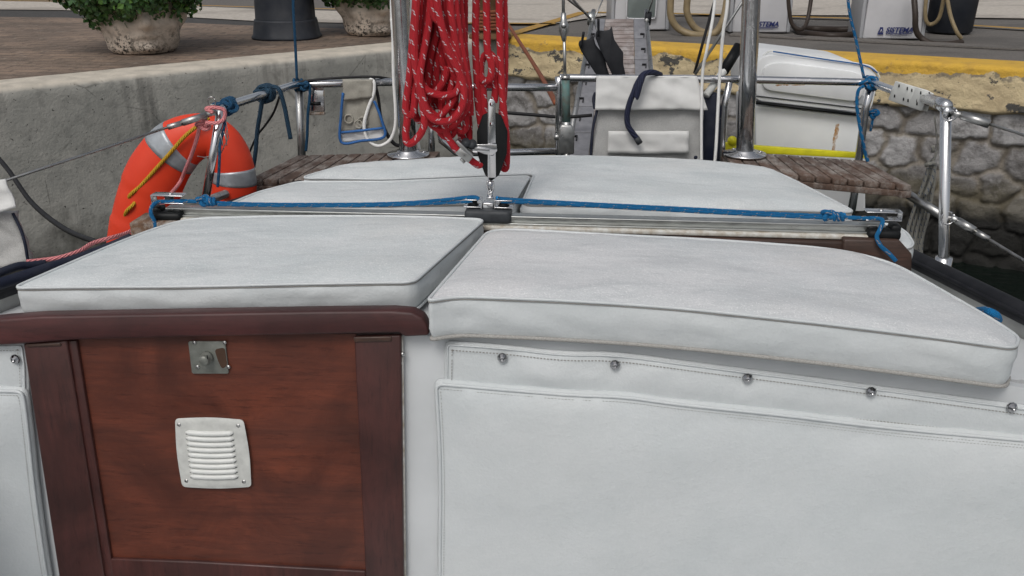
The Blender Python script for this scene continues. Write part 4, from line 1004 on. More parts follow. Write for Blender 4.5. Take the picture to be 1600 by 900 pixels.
lp([(703, -120, CY-.01), (703, -10, CY-.01), (709, 50, CY-.01), (718, 100, CY-.008), (728, 150, CY-.005), (722, 174, CY), (708, 174, CY), (703, 155, CY+.01), (706, 110, CY+.02), (694, 50, CY+.02), (698, -120, CY+.02)])
lp([(712, -120, CY), (711, -10, CY), (716, 40, CY), (722, 80, CY), (730, 130, CY), (730, 165, CY), (722, 178, CY)])
lp([(719, -120, CY+.02), (718, -10, CY+.02), (722, 40, CY+.02), (727, 90, CY+.02), (733, 140, CY+.02), (735, 180, CY+.02)])
lp([(700, 105, CY+.012), (694, 125, CY+.01), (684, 140, CY+.008), (672, 152, CY+.005), (668, 168, CY), (684, 182, CY-.008), (700, 168, CY-.012), (712, 150, CY-.01)])
lp([(690, 60, CY+.03), (683, 100, CY+.03), (681, 140, CY+.03), (684, 170, CY+.03)])
lp([(666, -120, CY+.03), (666, 0, CY+.03), (660, 70, CY+.03), (653, 120, CY+.03), (646, 160, CY+.02), (642, 175, CY+.02)])
lp([(658, -120, CY+.025), (662, 0, CY+.025), (655, 80, CY+.025), (646, 150, CY+.022), (652, 186, CY+.02), (666, 176, CY+.022), (672, 120, CY+.03), (690, 40, CY+.035), (690, -120, CY+.035)])
lp([(676, -120, CY+.03), (680, 0, CY+.035), (690, 90, CY+.03), (706, 150, CY+.028), (712, 196, CY+.022), (700, 214, CY+.02), (684, 200, CY+.02), (672, 160, CY+.028), (664, 90, CY+.04), (668, -120, CY+.04)])
lp([(706, -120, CY+.03), (706, 0, CY+.03), (714, 80, CY+.03), (724, 150, CY+.025), (728, 196, CY+.02), (718, 202, CY+.02), (702, 160, CY+.03), (692, 90, CY+.045), (696, -120, CY+.045)])
for i in range(5):
    x = 652+i*15; lp([(x, -130, CY+.03), (x+3, -30, CY+.03), (x+6, 30, CY+.03), (x+4, 90, CY+.035)])
tag(m_.build('rope_coil', M['rred']), 'thick bundle of red flecked rope hung in loops left of the mainsheet', 'rope coil')

# ---- stern: poles, rails, stanchions
def pipe_between(name, pts, r, parent=boat, mat_=None, seg=14):
    m_ = MB(); m_.tube(pts, r, seg); return m_.build(name, mat_ or M['ss'], parent)
def pole(bx, by, tx, ty, name='arch_pole'):
    a = PZ(bx, by, -.655); b = PY(tx, ty, a.y+.0); d = (b-a); m_ = MB()
    m_.tube([a, a+d*.5, b, a+d*4.2], .0262, 24); o = m_.build(name, M['ss'], boat)
    m_ = MB(); m_.lathe(a+V((0, 0, -.001)), [(.066, 0), (.064, .005), (.034, .010), (.034, .014)], 28)
    for k in range(3): m_.lathe(a+V((.048*math.cos(k*2.1), .048*math.sin(k*2.1), .006)), [(.006, 0), (.005, .003), (.0001, .004)], 10)
    m_.build('pole_flange', M['ss'], o); return a, b
pa, pb = pole(638, 241, 625, 0); qa, qb = pole(1163.5, 241, 1174, 0)
RY = 2.86
def K(px, py, Y=RY): return PY(px, py, Y)
def fillet(pts, r=.04, n=5):
    out = [pts[0]]
    for i in range(1, len(pts)-1):
        a, b, c = pts[i-1], pts[i], pts[i+1]; p = b+(a-b).normalized()*min(r, (a-b).length*.45); q = b+(c-b).normalized()*min(r, (c-b).length*.45)
        for k in range(n+1): t = k/n; out.append(p*(1-t)**2+b*2*t*(1-t)+q*t*t)
    out.append(pts[-1]); return out
RT = .0115
# left side top rail: stanchion head -> corner -> pole
pipe_between('stern_rail', fillet([K(343, 176, 2.30), K(352, 166, 2.36), K(462, 132, RY), K(625, 128, RY)], .05), RT)
pipe_between('stern_rail', fillet([K(640, 129, RY), K(740, 136, RY), K(874, 137, RY)], .05), RT)
pipe_between('rail_post', [K(345, 172, 2.30), K(318, 330, 2.30)], .0105)
pipe_between('rail_post', [K(467, 134, RY), K(474, 300, RY)], .0125, mat_=M['ssdull'])
pipe_between('rail_post', [K(673, 134, RY+.02), K(675, 300, RY+.02)], .011)
pipe_between('rail_post', fillet([K(873, 120, RY), K(874, 137, RY), K(874, 330, RY)], .01), .0125)
pipe_between('lower_rail', [K(690, 188, RY), K(686, 195, RY), K(690, 220, RY), K(712, 238, RY), K(760, 239, RY), K(874, 236, RY)], .0105)
pipe_between('lower_rail', [K(320, 315, 2.3), K(395, 287, 2.62), K(470, 262, RY)], .0115, mat_=M['ssdull'])
pipe_between('stern_rail', fillet([K(874, 121, RY), K(878, 121.5, RY), K(1150, 124, RY), K(1362, 129, RY), K(1395, 141, RY-.2), K(1478, 167, 2.26)], .05), RT)
pipe_between('rail_post', [K(1362, 132, RY), K(1352, 170, RY), K(1335, 300, RY), K(1326, 360, RY)], .0125)
pipe_between('rail_post', [K(1140, 128, RY), K(1132, 165, RY), K(1128, 240, RY), K(1127, 300, RY)], .0105)
st_b = PZ(1474, 409, -.66)
pipe_between('stanchion', [K(1478, 166, st_b.y), K(1474, 412, st_b.y), K(1474, 425, st_b.y)], .0108)
pipe_between('stanchion_base', [st_b+V((0, 0, -.06)), st_b+V((0, 0, .01))], .017)
m_ = MB(); m_.lathe(K(1481, 175, st_b.y-.012), [(.010, -.004), (.010, .004)], 14, Matrix.Rotation(math.pi/2, 3, 'X')); m_.build('shackle_eye', M['ss'], boat); m_ = MB(); m_.tube(helix(K(1481, 341, st_b.y-.01), (.1, 1, 0), .013, 1, .004), .0018, 6)
m_.build('shackle_ring', M['ss'], boat); m_ = MB()
m_.tube(helix(K(1484, 178, st_b.y-.01), (.3, 1, 0), .013, 1, .004), .0022, 6); m_.build('shackle_ring', M['ss'], boat)
m_ = MB(); a, b, c_, d_ = K(1484, 175, st_b.y), K(1502, 180, st_b.y-.02), K(1546, 194, st_b.y-.05), K(1700, 243, st_b.y-.3)
m_.tube([a, b], .006, 10); m_.tube([b, c_], .0085, 10); m_.tube([c_, d_, d_+(d_-c_)*5], .0028, 8)
m_.build('upper_lifeline', M['ssdull'], boat)
m_ = MB(); a, b, c_, d_ = K(1482, 338, st_b.y), K(1496, 345, st_b.y-.02), K(1545, 374, st_b.y-.07), K(1700, 468, st_b.y-.35)
m_.tube([a, b], .007, 10); m_.tube([b, b+(c_-b)*.55], .0085, 12); m_.tube([b+(c_-b)*.55, c_], .006, 12); m_.tube([c_, d_, d_+(d_-c_)*5], .0032, 8); m_.build('lower_lifeline', M['ssdull'], boat)
m_ = MB(); a, b, c_, d_, e_ = K(338, 174, 2.29), K(322, 180, 2.28), K(285, 192, 2.25), K(262, 199, 2.23), K(-250, 367, 1.75)
m_.tube([a, b], .007, 10); m_.tube([b, c_], .0085, 12); m_.tube([c_, d_], .0068, 12); m_.tube([d_, e_], .0032, 8); m_.tube(helix(K(331, 158, 2.3), (0, 1, .2), .010, 1, .004), .0016, 6)
m_.tube(helix(K(349, 215, 2.30), (1, .4, 0), .02, 2, .01), .0013, 6); m_.tube([K(353, 190, 2.31), K(357, 215, 2.31), K(345, 240, 2.32), K(320, 246, 2.36), K(308, 244, 2.36)], .0013, 6)
m_.build('lifeline', M['ssdull'], boat)
# teak stern seats
def seat(lines, name='stern_seat'):
    r = None
    for i in range(len(lines)-1):
        (bx0, by0, fx0, fy0), (bx1, by1, fx1, fy1) = lines[i], lines[i+1]
        a, b, c, d = PZ(bx0, by0, -.66), PZ(bx1, by1, -.66), PZ(fx1, fy1, -.66), PZ(fx0, fy0, -.66)
        g_ = .0026; u = (b-a).normalized()*g_; u2 = (c-d).normalized()*g_
        m_ = MB(); m_.prism([a+u, b-u, c-u2, d+u2], (0, 0, -.016), 0, .0015)
        if r is None: r = m_.build(name, M['teak'], boat)
        else: m_.build('slat', M['teak'], r)
    a, b = PZ(lines[0][2], lines[0][3], -.66), PZ(lines[-1][2], lines[-1][3], -.66); c, d = PZ(lines[-1][0], lines[-1][1], -.66), PZ(lines[0][0], lines[0][1], -.66)
    m_ = MB(); z = V((0, 0, -.017))
    for p, q in ((a, b), (b, c), (d, a)):
        dd = (q-p).normalized(); nn = V((-dd.y, dd.x, 0))*.03*(1 if True else 1)
        cc = (a+b+c+d)/4
        if (p+nn-cc).length > (p-nn-cc).length: nn = -nn
        m_.prism([p+z, q+z, q+nn+z, p+nn+z], (0, 0, -.018), 0, .002)
    m_.build('seat_frame', M['teak'], r); return r
seat([(463+20.5*i, 243-.6*i, 385+24.3*i, 281-.1*i) for i in range(12)])
seat([(1352-20.5*k, 251-1.46*k, 1426-25.2*k, 290-2.24*k) for k in range(11, -1, -1)])
m_ = MB(); z = -.70
m_.prism([PZ(1240, 283, -.69), PZ(1405, 300, -.69), PZ(1380, 282, -.69), PZ(1250, 268, -.69)], (0, 0, -.012), 0, .002); m_.build('seat_bearer', M['peelwood'], boat)
pipe_between('seat_strut', [PZ(1408, 297, -.695), PZ(1475, 339, -.72)], .012, mat_=M['ssdull'])
# toe rails (dark canvas covered)
def rail(pl, x_in, name='toe_rail'):
    pts = [V((x, y, DK+.045)) for x, y in pl]; m_ = MB(); m_.tube(smooth_path(pts, 8), .0195, 16); m_.tube(smooth_path([p+V((-.019*(1 if p.x > 0 else -1), 0, .004)) for p in pts], 8), .0045, 8)
    return m_.build(name, M['rubber'], boat)
rail(port, 0); rail(star, 0)
m_ = MB()   # dark spray cloth band beside the left cushion
m_.tube(smooth_path([PZ(-60, 462, -.615), PZ(60, 424, -.615), PZ(150, 395, -.615), PZ(206, 372, -.60)], 6), .011, 10); m_.tube(smooth_path([PZ(-60, 448, -.60), PZ(0, 426, -.60), PZ(28, 416, -.60), PZ(46, 415, -.605), PZ(70, 412, -.61)], 6), .008, 10); m_.tube(smooth_path([PZ(140, 394, -.61), PZ(190, 372, -.61)], 4), .003, 6, mi=1)
tag(m_.build('canvas_roll', [M['navy'], M['ssdull']]), 'long dark navy canvas roll lashed along the left side deck', 'canvas')
# bit of blue rope by the right cushion
m_ = MB(); m_.tube(smooth_path([PZ(1525, 486, -.68), PZ(1540, 485, -.64), PZ(1556, 492, -.64), PZ(1560, 500, -.66)], 6), .007, 10)
tag(m_.build('rope_end', M['rblue']), 'short piece of blue rope lying on the side deck by the right cushion', 'rope')
tag(pad('cushion_end', [V(PZ(x, y, -.595).xy) for x, y in ((1372, 350), (1398, 352), (1418, 366), (1427, 381), (1422, 388), (1402, 388), (1380, 372))], lambda a, b, c: V((a, b, CZ-.595+c)), .05, .008, VM, None,
    'rounded end of a small white vinyl cushion behind the right end of the track', 'cushion', rad=.014, step=.006, grid=.012, edge=.03, seed=9)[0])
# ---- lifebuoy
lb = thing('lifebuoy', PY(290, 330, 2.46), 'orange horseshoe lifebuoy with silver bands hanging on the left rail post', 'lifebuoy')
pth = [(214, 392), (221, 350), (231, 308), (248, 266), (275, 230), (308, 213), (336, 216), (356, 238), (365, 268), (366, 298), (356, 332), (338, 362)]
rad_ = [46, 47, 46, 44, 40, 34, 31, 31, 32, 33, 32, 28]
LY = 2.47
pp = smooth_path([PY(x, y, LY) for x, y in pth], 8); rr = []
for i in range(len(pp)):
    u = i/8; k = min(int(u), len(rad_)-2); f_ = u-k; q = (rad_[k]*(1-f_)+rad_[k+1]*f_)/F*2.62
    if 8 < i < 22 : q *= (1.0 if i > 18 else .965)
    rr.append(q)
m_ = MB(); m_.tube(pp, rr, 28, flat=.72); m_.build('float', M['orange'], lb)
for (i0, i1) in ((29, 34), (63, 69)):
    m_ = MB(); m_.tube(pp[i0:i1+1], [r*1.012 for r in rr[i0:i1+1]], 28, flat=.74); m_.build('reflective_band', M['silver'], lb)
LF = LY-.055
m_ = MB(); m_.tube(pathY([(327, 184, LY-.05), (318, 190, LY-.055), (290, 212, LF-.005), (265, 240, LF-.005), (240, 268, LF-.004), (220, 290, LF), (204, 304, LF), (202, 310, LF+.01)], None, 6), .0050, 10)
m_.tube(pathY([(212, 314, LF+.01), (208, 320, LF-.006), (198, 330, LF-.006), (195, 338, LF+.01)], None, 6), .0050, 10); m_.tube(pathY([(206, 340, LF+.01), (209, 348, LF), (213, 358, LF)], None, 6), .0045, 10)
tag(m_.build('grab_line', M['ryel']), 'yellow grab line laced along the orange lifebuoy', 'rope')
m_ = MB(); m_.tube(pathY([(333, 176, 2.27), (322, 170, 2.27), (335, 168, 2.275), (350, 172, 2.28), (350, 185, 2.28), (340, 192, 2.27), (322, 192, 2.27)], None, 6), .0048, 10); m_.tube(knotpath(PY(318, 195, 2.285), .017, .6), .0048, 10, True)
m_.tube(pathY([(312, 196, 2.28), (308, 215, 2.29), (300, 240, 2.31), (291, 262, 2.33), (281, 285, 2.35), (265, 305, 2.2), (240, 335, 2.05), (222, 352, 1.96)], None, 6), .0048, 10)
m_.tube(smooth_path([PY(222, 352, 1.96), PZ(198, 364, -.62), PZ(175, 371, -.61), PZ(145, 380, -.61), PZ(125, 392, -.605), (PZ(95, 402, -.605)), PZ(70, 406, -.605), PZ(42, 409, -.60)], 6), .0045, 10)
tag(m_.build('pink_line', M['rpink']), 'faded pink line knotted at the rail post and trailing along the left side deck', 'rope')
# blue knots on the left rail
m_ = MB(); ax = (K(462, 132, RY)-K(352, 166, 2.36)).normalized(); c_ = K(352, 166, 2.36)
m_.tube(knotpath(c_+V((0, -.01, 0)), .028, .4), .0048, 10, True); m_.tube(knotpath(c_+V((.012, -.014, -.002)), .022, 1.5), .0048, 10, True); m_.tube(helix(c_+ax*.02, ax, .017, 3, .010), .0048, 10)
m_.tube(pathY([(352, 175, 2.33), (350, 200, 2.30), (344, 225, 2.28), (343, 245, 2.27), (342, 270, 2.27), (340, 292, 2.27)], None, 6), .0038, 8)
tag(m_.build('lashing', M['rblue2']), 'blue rope lashing knotted round the rail at the lifebuoy post', 'rope', 'lashings on the stern rail')
m_ = MB(); c_ = K(415, 146, 2.64); m_.tube(helix(c_, ax, .022, 4, .009), .0062, 10); m_.tube(knotpath(c_+V((-.004, -.016, .002)), .022, .3), .006, 10, True)
m_.tube(pathY([(425, 135, 2.61), (436, 140, 2.60), (444, 165, 2.6), (449, 190, 2.6), (454, 217, 2.6)], None, 6), .0062, 10); m_.tube(pathY([(410, 155, 2.61), (406, 180, 2.61), (402, 205, 2.62), (399, 240, 2.62), (394, 270, 2.62)], None, 6), .0062, 10)
tag(m_.build('lashing', M['rteal']), 'dark teal rope wound round the rail with two hanging ends', 'rope', 'lashings on the stern rail')
m_ = MB(); m_.tube(pathY([(455, -160, RY), (458, 0, RY-.01), (461, 60, RY-.01), (464, 124, RY-.01)], None, 6), .0042, 8); m_.tube(helix(K(468, 133, RY), (1, 0, 0), .017, 3, .011), .0045, 8); m_.tube(knotpath(K(474, 134, RY-.02), .018, .3), .0045, 8, True)
m_.tube(pathY([(476, 130, RY-.02), (483, 132, RY-.02), (484, 150, RY-.02), (481, 180, RY-.02), (480, 210, RY-.02), (478, 236, RY-.02)], None, 6), .0045, 8)
tag(m_.build('flag_line', M['rblue2']), 'thin blue line rising from the left rail corner out of the picture', 'rope')
m_ = MB(); m_.tube(pathY([(450, 131, RY-.02), (490, 125, RY-.01), (540, 121, RY-.01), (585, 120, RY-.01), (612, 124, RY+.03)], None, 6), .0038, 8); m_.tube(pathY([(437, 150, RY-.2), (428, 175, RY-.2), (415, 195, RY-.15), (400, 215, RY), (385, 250, RY+.1)], None, 6), .0034, 8)
m_.tube(pathY([(583, 122, RY-.02), (590, 150, RY-.01), (595, 185, RY-.0), (605, 210, RY), (618, 226, RY), (632, 226, RY)], None, 6), .006, 8)
tag(m_.build('power_cable', M['cable']), 'black cable running over the left rail and dropping behind the pole', 'cable')
m_ = MB(); m_.tube(smooth_path([PY(-40, 205, 4.4), PY(10, 262, 4.1), PY(50, 317, 3.9), PY(100, 357, 3.6), PY(150, 378, 3.3)], 8), .011, 8); tag(m_.build('shore_cable', M['cable']), 'black cable sagging in front of the concrete wall at far left', 'cable')
m_ = MB(); m_.tube(pathY([(789, 176, 3.2), (840, 180, 3.2), (880, 183, 3.2), (925, 180, 3.2)], None, 6), .006, 8); tag(m_.build('hose', M['cable']), 'thin black hose crossing behind the backstay', 'hose')
# white flexible line by left pole
m_ = MB(); m_.tube(pathY([(578, 124, RY-.025), (584, 128, RY-.03), (584, 145, RY-.03), (575, 170, RY-.03), (569, 195, RY-.03), (574, 217, RY-.03), (590, 228, RY-.03), (608, 220, RY-.03), (617, 200, RY-.03), (618, 170, RY-.03), (615, 120, RY-.03), (614, 60, RY-.03), (612, 20, RY-.03), (610, -120, RY-.03)], None, 8), .0052, 10)
m_.tube(pathY([(612, 30, RY-.035), (616, 58, RY-.04), (628, 80, RY-.04), (636, 96, RY-.04), (642, 130, RY-.03)], None, 8), .0052, 10); m_.tube(pathY([(642, -100, RY-.0), (643, 20, RY), (641, 70, RY-.02), (637, 100, RY-.03), (642, 150, RY-.03), (648, 190, RY-.02), (654, 225, RY), (658, 250, RY)], None, 8), .0045, 10)
tag(m_.build('white_line', M['wl']), 'white line looping under the rail and up along the left steel pole', 'rope')
# stainless holder
h = thing('rod_holder', K(492, 175, RY+.01), 'small stainless plate holder with a dark slot hung on the left rail', 'holder')
m_ = MB(); m_.prism([K(479.5, 141, RY), K(505.5, 141, RY), K(507, 174, RY), K(483, 174, RY)], (0, .012, 0), 0, .002); m_.prism([K(488, 131, RY-.005), K(505, 131, RY-.005), K(505, 141, RY-.002), K(488, 141, RY-.002)], (0, .006, 0), 0, .001); m_.build('plate', M['ss'], h)
m_ = MB(); m_.tube([K(485, 162, RY-.003), K(501, 162, RY-.003)], .0052, 8); m_.build('slot', M['black'], h)
m_ = MB(); m_.box(K(496, 177, RY+.005), (.046, .02, .008), .002); m_.build('wooden_foot', M['peelwood'], h)
# peg bag
def cloth(px, Y, nx, ny, fold, mat_, name, parent, th=.004, seed=0):
    """px: four corners (tl,tr,br,bl)"""
    tl, tr, br, bl = [PY(x, y, Y) if not isinstance(Y, list) else PY(x, y, Y[i]) for i, (x, y) in enumerate(px)]
    vs = []
    for j in range(ny+1):
        for i in range(nx+1):
            u, v = i/nx, j/ny; p = (tl*(1-u)+tr*u)*(1-v)+(bl*(1-u)+br*u)*v
            p.y += fold*noise.noise(V((u*4, v*2.2, seed)))+fold*.4*noise.noise(V((u*11, v*5, seed))); vs.append(p)
    f1 = [[j*(nx+1)+i, (j+1)*(nx+1)+i, (j+1)*(nx+1)+i+1, j*(nx+1)+i+1] for j in range(ny) for i in range(nx)]
    n = len(vs); m_ = MB(); m_.add(vs+[p+V((0, th, 0)) for p in vs], f1+[[n+k for k in f[::-1]] for f in f1]
        +[[i, i+1, n+i+1, n+i] for i in range(nx)]+[[ny*(nx+1)+i+1, ny*(nx+1)+i, n+ny*(nx+1)+i, n+ny*(nx+1)+i+1] for i in range(nx)]
        +[[(j+1)*(nx+1), j*(nx+1), n+j*(nx+1), n+(j+1)*(nx+1)] for j in range(ny)]+[[j*(nx+1)+nx, (j+1)*(nx+1)+nx, n+(j+1)*(nx+1)+nx, n+j*(nx+1)+nx] for j in range(ny)])
    return m_.build(name, mat_, parent)
pb_ = thing('peg_bag', K(565, 222, RY-.02), 'small beige mesh bag with blue trim hanging from the left rail', 'bag')
cloth([(536, 126), (583, 126), (597, 200), (533, 206)], RY-.022, 14, 18, .012, M['beigenet'], 'mesh_body', pb_, .012, 3)
cloth([(535, 124), (583, 124), (582, 152), (537, 158)], RY-.034, 12, 8, .006, M['beigenet'], 'flap', pb_, .004, 5)
cloth([(532, 207), (599, 200), (600, 216), (534, 223)], RY-.026, 12, 6, .006, M['cloth'], 'bottom_pocket', pb_, .02, 6)
m_ = MB(); yy = RY-.034; m_.tube(pathY([(536, 145, yy), (533, 180, yy), (533, 222, yy), (565, 220, yy), (600, 214, yy), (597, 190, yy), (588, 165, yy), (584, 158, yy)], None, 5), .0042, 8); m_.tube(pathY([(533, 207, yy), (565, 204, yy), (598, 200, yy)], None, 4), .0038, 8); m_.build('blue_trim', M['bluetrim'], pb_)
m_ = MB(); 
for (x, y, r) in ((566, 190, .014), (560, 194, .012), (545, 186, .013)): m_.tube(helix(K(x, y, RY-.027), (0, 1, 0), r, 1, .001), .003, 6)
m_.build('clothes_pegs', M['beigenet'], pb_)
# ---- backstay
bs = thing('backstay_tensioner', K(884, 240, RY-.03), 'hydraulic backstay with patinated cylinder beside the gangway', 'backstay')
YB = RY-.04
m_ = MB(); m_.tube([K(879, -160, YB), K(880, -20, YB), K(880.5, 33, YB)], .0048, 10); m_.build('wire', M['ssdull'], bs)
m_ = MB(); m_.tube([K(880.5, 20, YB), K(880.5, 32, YB), K(881, 40, YB), K(881, 48, YB), K(881, 58, YB), K(881.5, 64, YB)], [.007, .009, .0155, .0155, .008, .006], 12); m_.tube([K(881.5, 60, YB), K(883, 122, YB)], .0046, 10); m_.lathe(K(881, 40, YB-.013), [(.009, 0), (.008, .004), (.0001, .005)], 12, Matrix.Rotation(math.pi/2, 3, 'X')); m_.build('toggle', M['ssdull'], bs)
m_ = MB(); m_.tube([K(883.5, 119, YB), K(885, 193, YB)], .0125, 18); m_.build('cylinder', M['tint'], bs)
m_ = MB(); m_.tube([K(883.5, 118, YB), K(883.5, 124, YB)], .0138, 18); m_.build('cylinder_cap', M['ssdull'], bs); m_ = MB(); m_.tube([K(885, 190, YB), K(885, 202, YB)], .013, 18); m_.prism([K(873, 203, YB-.015), K(877, 196, YB-.015), K(893, 196, YB-.015), K(898, 205, YB-.015), K(897, 241, YB-.015), K(872, 241, YB-.015)], (0, .035, 0), 0, .003); m_.build('fork', M['ssdull'], bs)
m_ = MB(); m_.tube([K(866, 214, YB), K(874, 214, YB)], .010, 12); m_.build('clevis_pin', M['ssdull'], bs)
# ---- gangway
gw = thing('gangway', PY(940, 250, 3.05), 'raised folding gangway with grey wooden slats and metal sides behind the mesh bag', 'gangway')
gl0, gr0, gl1, gr1 = PY(884, 252, 3.05), PY(1030, 252, 3.05), PY(926, 29, 4.05), PY(1010, 29, 4.05)
gup = (gl1-gl0).normalized(); gx = (gr0-gl0).normalized(); gn = gx.cross(gup).normalized(); GL = (gl1-gl0).length
def GP(u, v): return (gl0*(1-u)+gr0*u)*(1-v)+(gl1*(1-u)+gr1*u)*v
m_ = MB(); NS = 30
for k in range(NS):
    v0, v1 = k/NS+.002, (k+1)/NS-.003
    m_.prism([GP(.24, v0), GP(.76, v0), GP(.76, v1), GP(.24, v1)], gn*-.012, 0, .0015)
m_.build('slats', M['slat'], gw)
for (u0, u1) in ((.03, .235), (.765, .97)):
    m_ = MB()
    for k in range(6):
        v0, v1 = k/6+.002, (k+1)/6-.002; m_.prism([GP(u0, v0), GP(u1, v0), GP(u1, v1), GP(u0, v1)], gn*-.010, 0, .001)
    m_.build('side_plate', M['slatgrey'], gw)
m_ = MB()
for u in (.0, 1.0): m_.tube([GP(u, 0), GP(u, .97)], .009, 10); m_.tube([GP(u, .97), GP(u, 1.03)+gn*.02], .010, 10)
m_.build('side_tube', M['ssdull'], gw)
m_ = MB()
for k in range(7):
    for u in (.05, .90):
        p = GP(u, .14+k*.12); m_.box(p+gn*.004, (.016, .006, .006), 0, frame(gx, gup, gn)); m_.box(p+gn*.004+gx*.008+gup*-.012, (.004, .030, .004), 0, frame(gx, gup, gn))
m_.build('clamp', M['cable'], gw)
for u, cxx in ((-.03, -1), (1.03, 1)):
    m_ = MB(); m_.lathe(GP(u, 1.0), [(.022, -.014), (.028, -.012), (.028, .012), (.022, .014)], 24, frame(gup, gn, gx)); m_.build('wheel', M['alu'] if cxx < 0 else M['rubber'], gw)
m_ = MB(); m_.tube([GP(0, 1.0), PY(930, -60, 3.9)+V((-.3, 0, 0))], .005, 8); m_.tube([GP(0, .98), PY(878, -20, 3.8)], .005, 8); m_.tube([GP(.02, .98), PY(955, -30, 4.3)], .003, 6); m_.tube([GP(.02, 1), GP(.16, .86)], .006, 8); m_.tube([GP(1, 1.0), PY(1040, -60, 3.9)], .003, 6)
tag(m_.build('gangway_bridle', M['ssdull']), 'steel lines holding up the top end of the gangway', 'rigging')
# ---- swim fins
def fin(l, Y, label, d=.02):
    m_ = MB(); m_.prism([PY(x, y, Y+(250-y)*.0002) for x, y in l], (0, d, 0), 0, .006)
    o = m_.build('swim_fin', M['rubber']); tag(o, label, 'fin', 'black swim fins stuck behind the mesh bag')
    m_ = MB()
    m_.tube(pathY([(l[0][0]+4, l[0][1]+4, Y-.003+.03), (l[-1][0]+4, l[-1][1]-30, Y-.004+.02)], None, 4), .004, 6); m_.build('rib', M['rubber'], o)
    return o
fin([(904, 70), (906, 64), (918, 63), (924, 60), (926, 54), (929, 63), (931, 70), (942, 84), (946, 92), (948, 104), (956, 128), (940, 128), (931, 116), (918, 96), (908, 80)], RY+.08, 'left black swim fin of the pair, lower and leaning left')
fin([(931, 53), (934, 48), (945, 49), (954, 47), (956, 41), (958, 52), (960, 62), (968, 74), (974, 82), (974, 100), (980, 128), (962, 128), (950, 103), (938, 78), (931, 60)], RY+.055, 'right black swim fin of the pair, standing higher')
# ---- mesh bag hung on rail
mbg = thing('mesh_bag', K(1010, 250, RY-.03), 'large white mesh bag folded over the middle of the stern rail', 'bag')
YM = RY-.030
cloth([(936, 168), (1100, 168), (1096, 262), (921, 262)], [YM, YM, YM-.02, YM-.02], 30, 20, .008, M['netgrey'], 'mesh_body', mbg, .02, 11)
cloth([(932, 119), (1089, 119), (1106, 172), (930, 172)], [YM-.005, YM-.005, YM-.024, YM-.024], 30, 12, .009, M['cloth'], 'top_flap', mbg, .004, 12)
cloth([(932, 117), (1088, 117), (1089, 121), (932, 120)], [YM+.04, YM+.04, YM-.005, YM-.005], 20, 3, .004, M['cloth'], 'fold_over', mbg, .003, 13)
cloth([(951, 205), (1076, 205), (1076, 240), (949, 240)], YM-.034, 20, 6, .006, M['cloth'], 'pocket', mbg, .004, 15)
m_ = MB(); m_.tube(pathY([(933, 172, YM-.01), (926, 205, YM-.02), (922, 262, YM-.02)], None, 5), .0045, 8); m_.tube(pathY([(931, 145, YM+.02), (928, 155, YM+.02), (930, 170, YM+.01)], None, 5), .006, 8); m_.tube(pathY([(1097, 172, YM-.02), (1099, 210, YM-.025), (1099, 262, YM-.025)], None, 5), .002, 8); m_.build('edge_binding', M['navy'], mbg)
m_ = MB(); m_.lathe(K(1087, 246, YM-.034), [(.006, 0), (.005, .003), (.0001, .004)], 12, Matrix.Rotation(math.pi/2, 3, 'X')); m_.build('stud', M['navy'], mbg)
m_ = MB(); m_.prism([K(1100, 150, YM+.03), K(1122, 145, YM+.03), K(1128, 170, YM+.03), K(1124, 262, YM+.03), K(1099, 262, YM+.03)], (0, .03, 0), 0, .006); tag(m_.build('dark_pouch', M['navy']), 'dark navy pouch hanging right of the white mesh bag', 'bag')
m_ = MB(); ry = YM-.035
m_.tube(pathY([(1032, 117, ry+.05), (1020, 113, ry+.02), (1006, 116, ry), (996, 130, ry-.008), (990, 145, ry-.012), (984, 160, ry-.014), (980, 178, ry-.016), (981, 195, ry-.018), (988, 207, ry-.02), (995, 216, ry-.02), (998, 222, ry-.02)], None, 6), .0085, 12); m_.tube(pathY([(1005, 118, ry-.01), (1000, 132, ry-.02), (995, 150, ry-.022), (993, 153, ry-.022)], None, 5), .0085, 12)
tag(m_.build('navy_rope', M['rnavy']), 'thick navy three strand rope draped over the white mesh bag', 'rope')
m_ = MB(); m_.tube([K(994, 215, ry-.02), K(1000, 224, ry-.02)], .0095, 10); m_.build('rope_whipping', M['dkgrey'], bpy.data.objects['navy_rope'])
# ---- lines right of it
m_ = MB(); m_.tube(pathY([(1122, -140, RY-.08), (1117, 0, RY-.08), (1105, 75, RY-.08), (1098, 112, RY-.06), (1096, 180, RY-.06), (1096, 262, RY-.06)], None, 6), .0045, 8); tag(m_.build('halyard', M['wl']), 'left one of two white lines hanging beside the right steel pole', 'rope', 'white lines at the right pole')
m_ = MB(); m_.tube(pathY([(1142, -140, RY-.08), (1137, 0, RY-.08), (1130, 50, RY-.07), (1125, 112, RY-.05), (1122, 165, RY-.05), (1119, 225, RY-.05), (1116, 265, RY-.05)], None, 6), .0050, 8); tag(m_.build('halyard', M['wl']), 'right one of two white lines hanging beside the right steel pole', 'rope', 'white lines at the right pole')
m_ = MB(); m_.tube([K(1150, -160, RY+.1), K(1117, 0, RY+.08), K(1100, 60, RY+.06), K(1085, 115, RY+.05)], .0045, 8); tag(m_.build('webbing_strap', M['cable']), 'black strap stretched down to the mesh bag corner', 'strap')
m_ = MB(); m_.tube([K(1240, -120, RY+.1), K(1160, 3, RY+.06), K(1086, 116, RY+.03)], .0048, 8); tag(m_.build('steel_stay', M['ssdull']), 'thin grey stay crossing diagonally behind the two white lines', 'rigging')
bh = thing('boat_hook', K(1104, 150, RY+.03), 'white pole with black foam grip leaning on the right rail', 'boat hook')
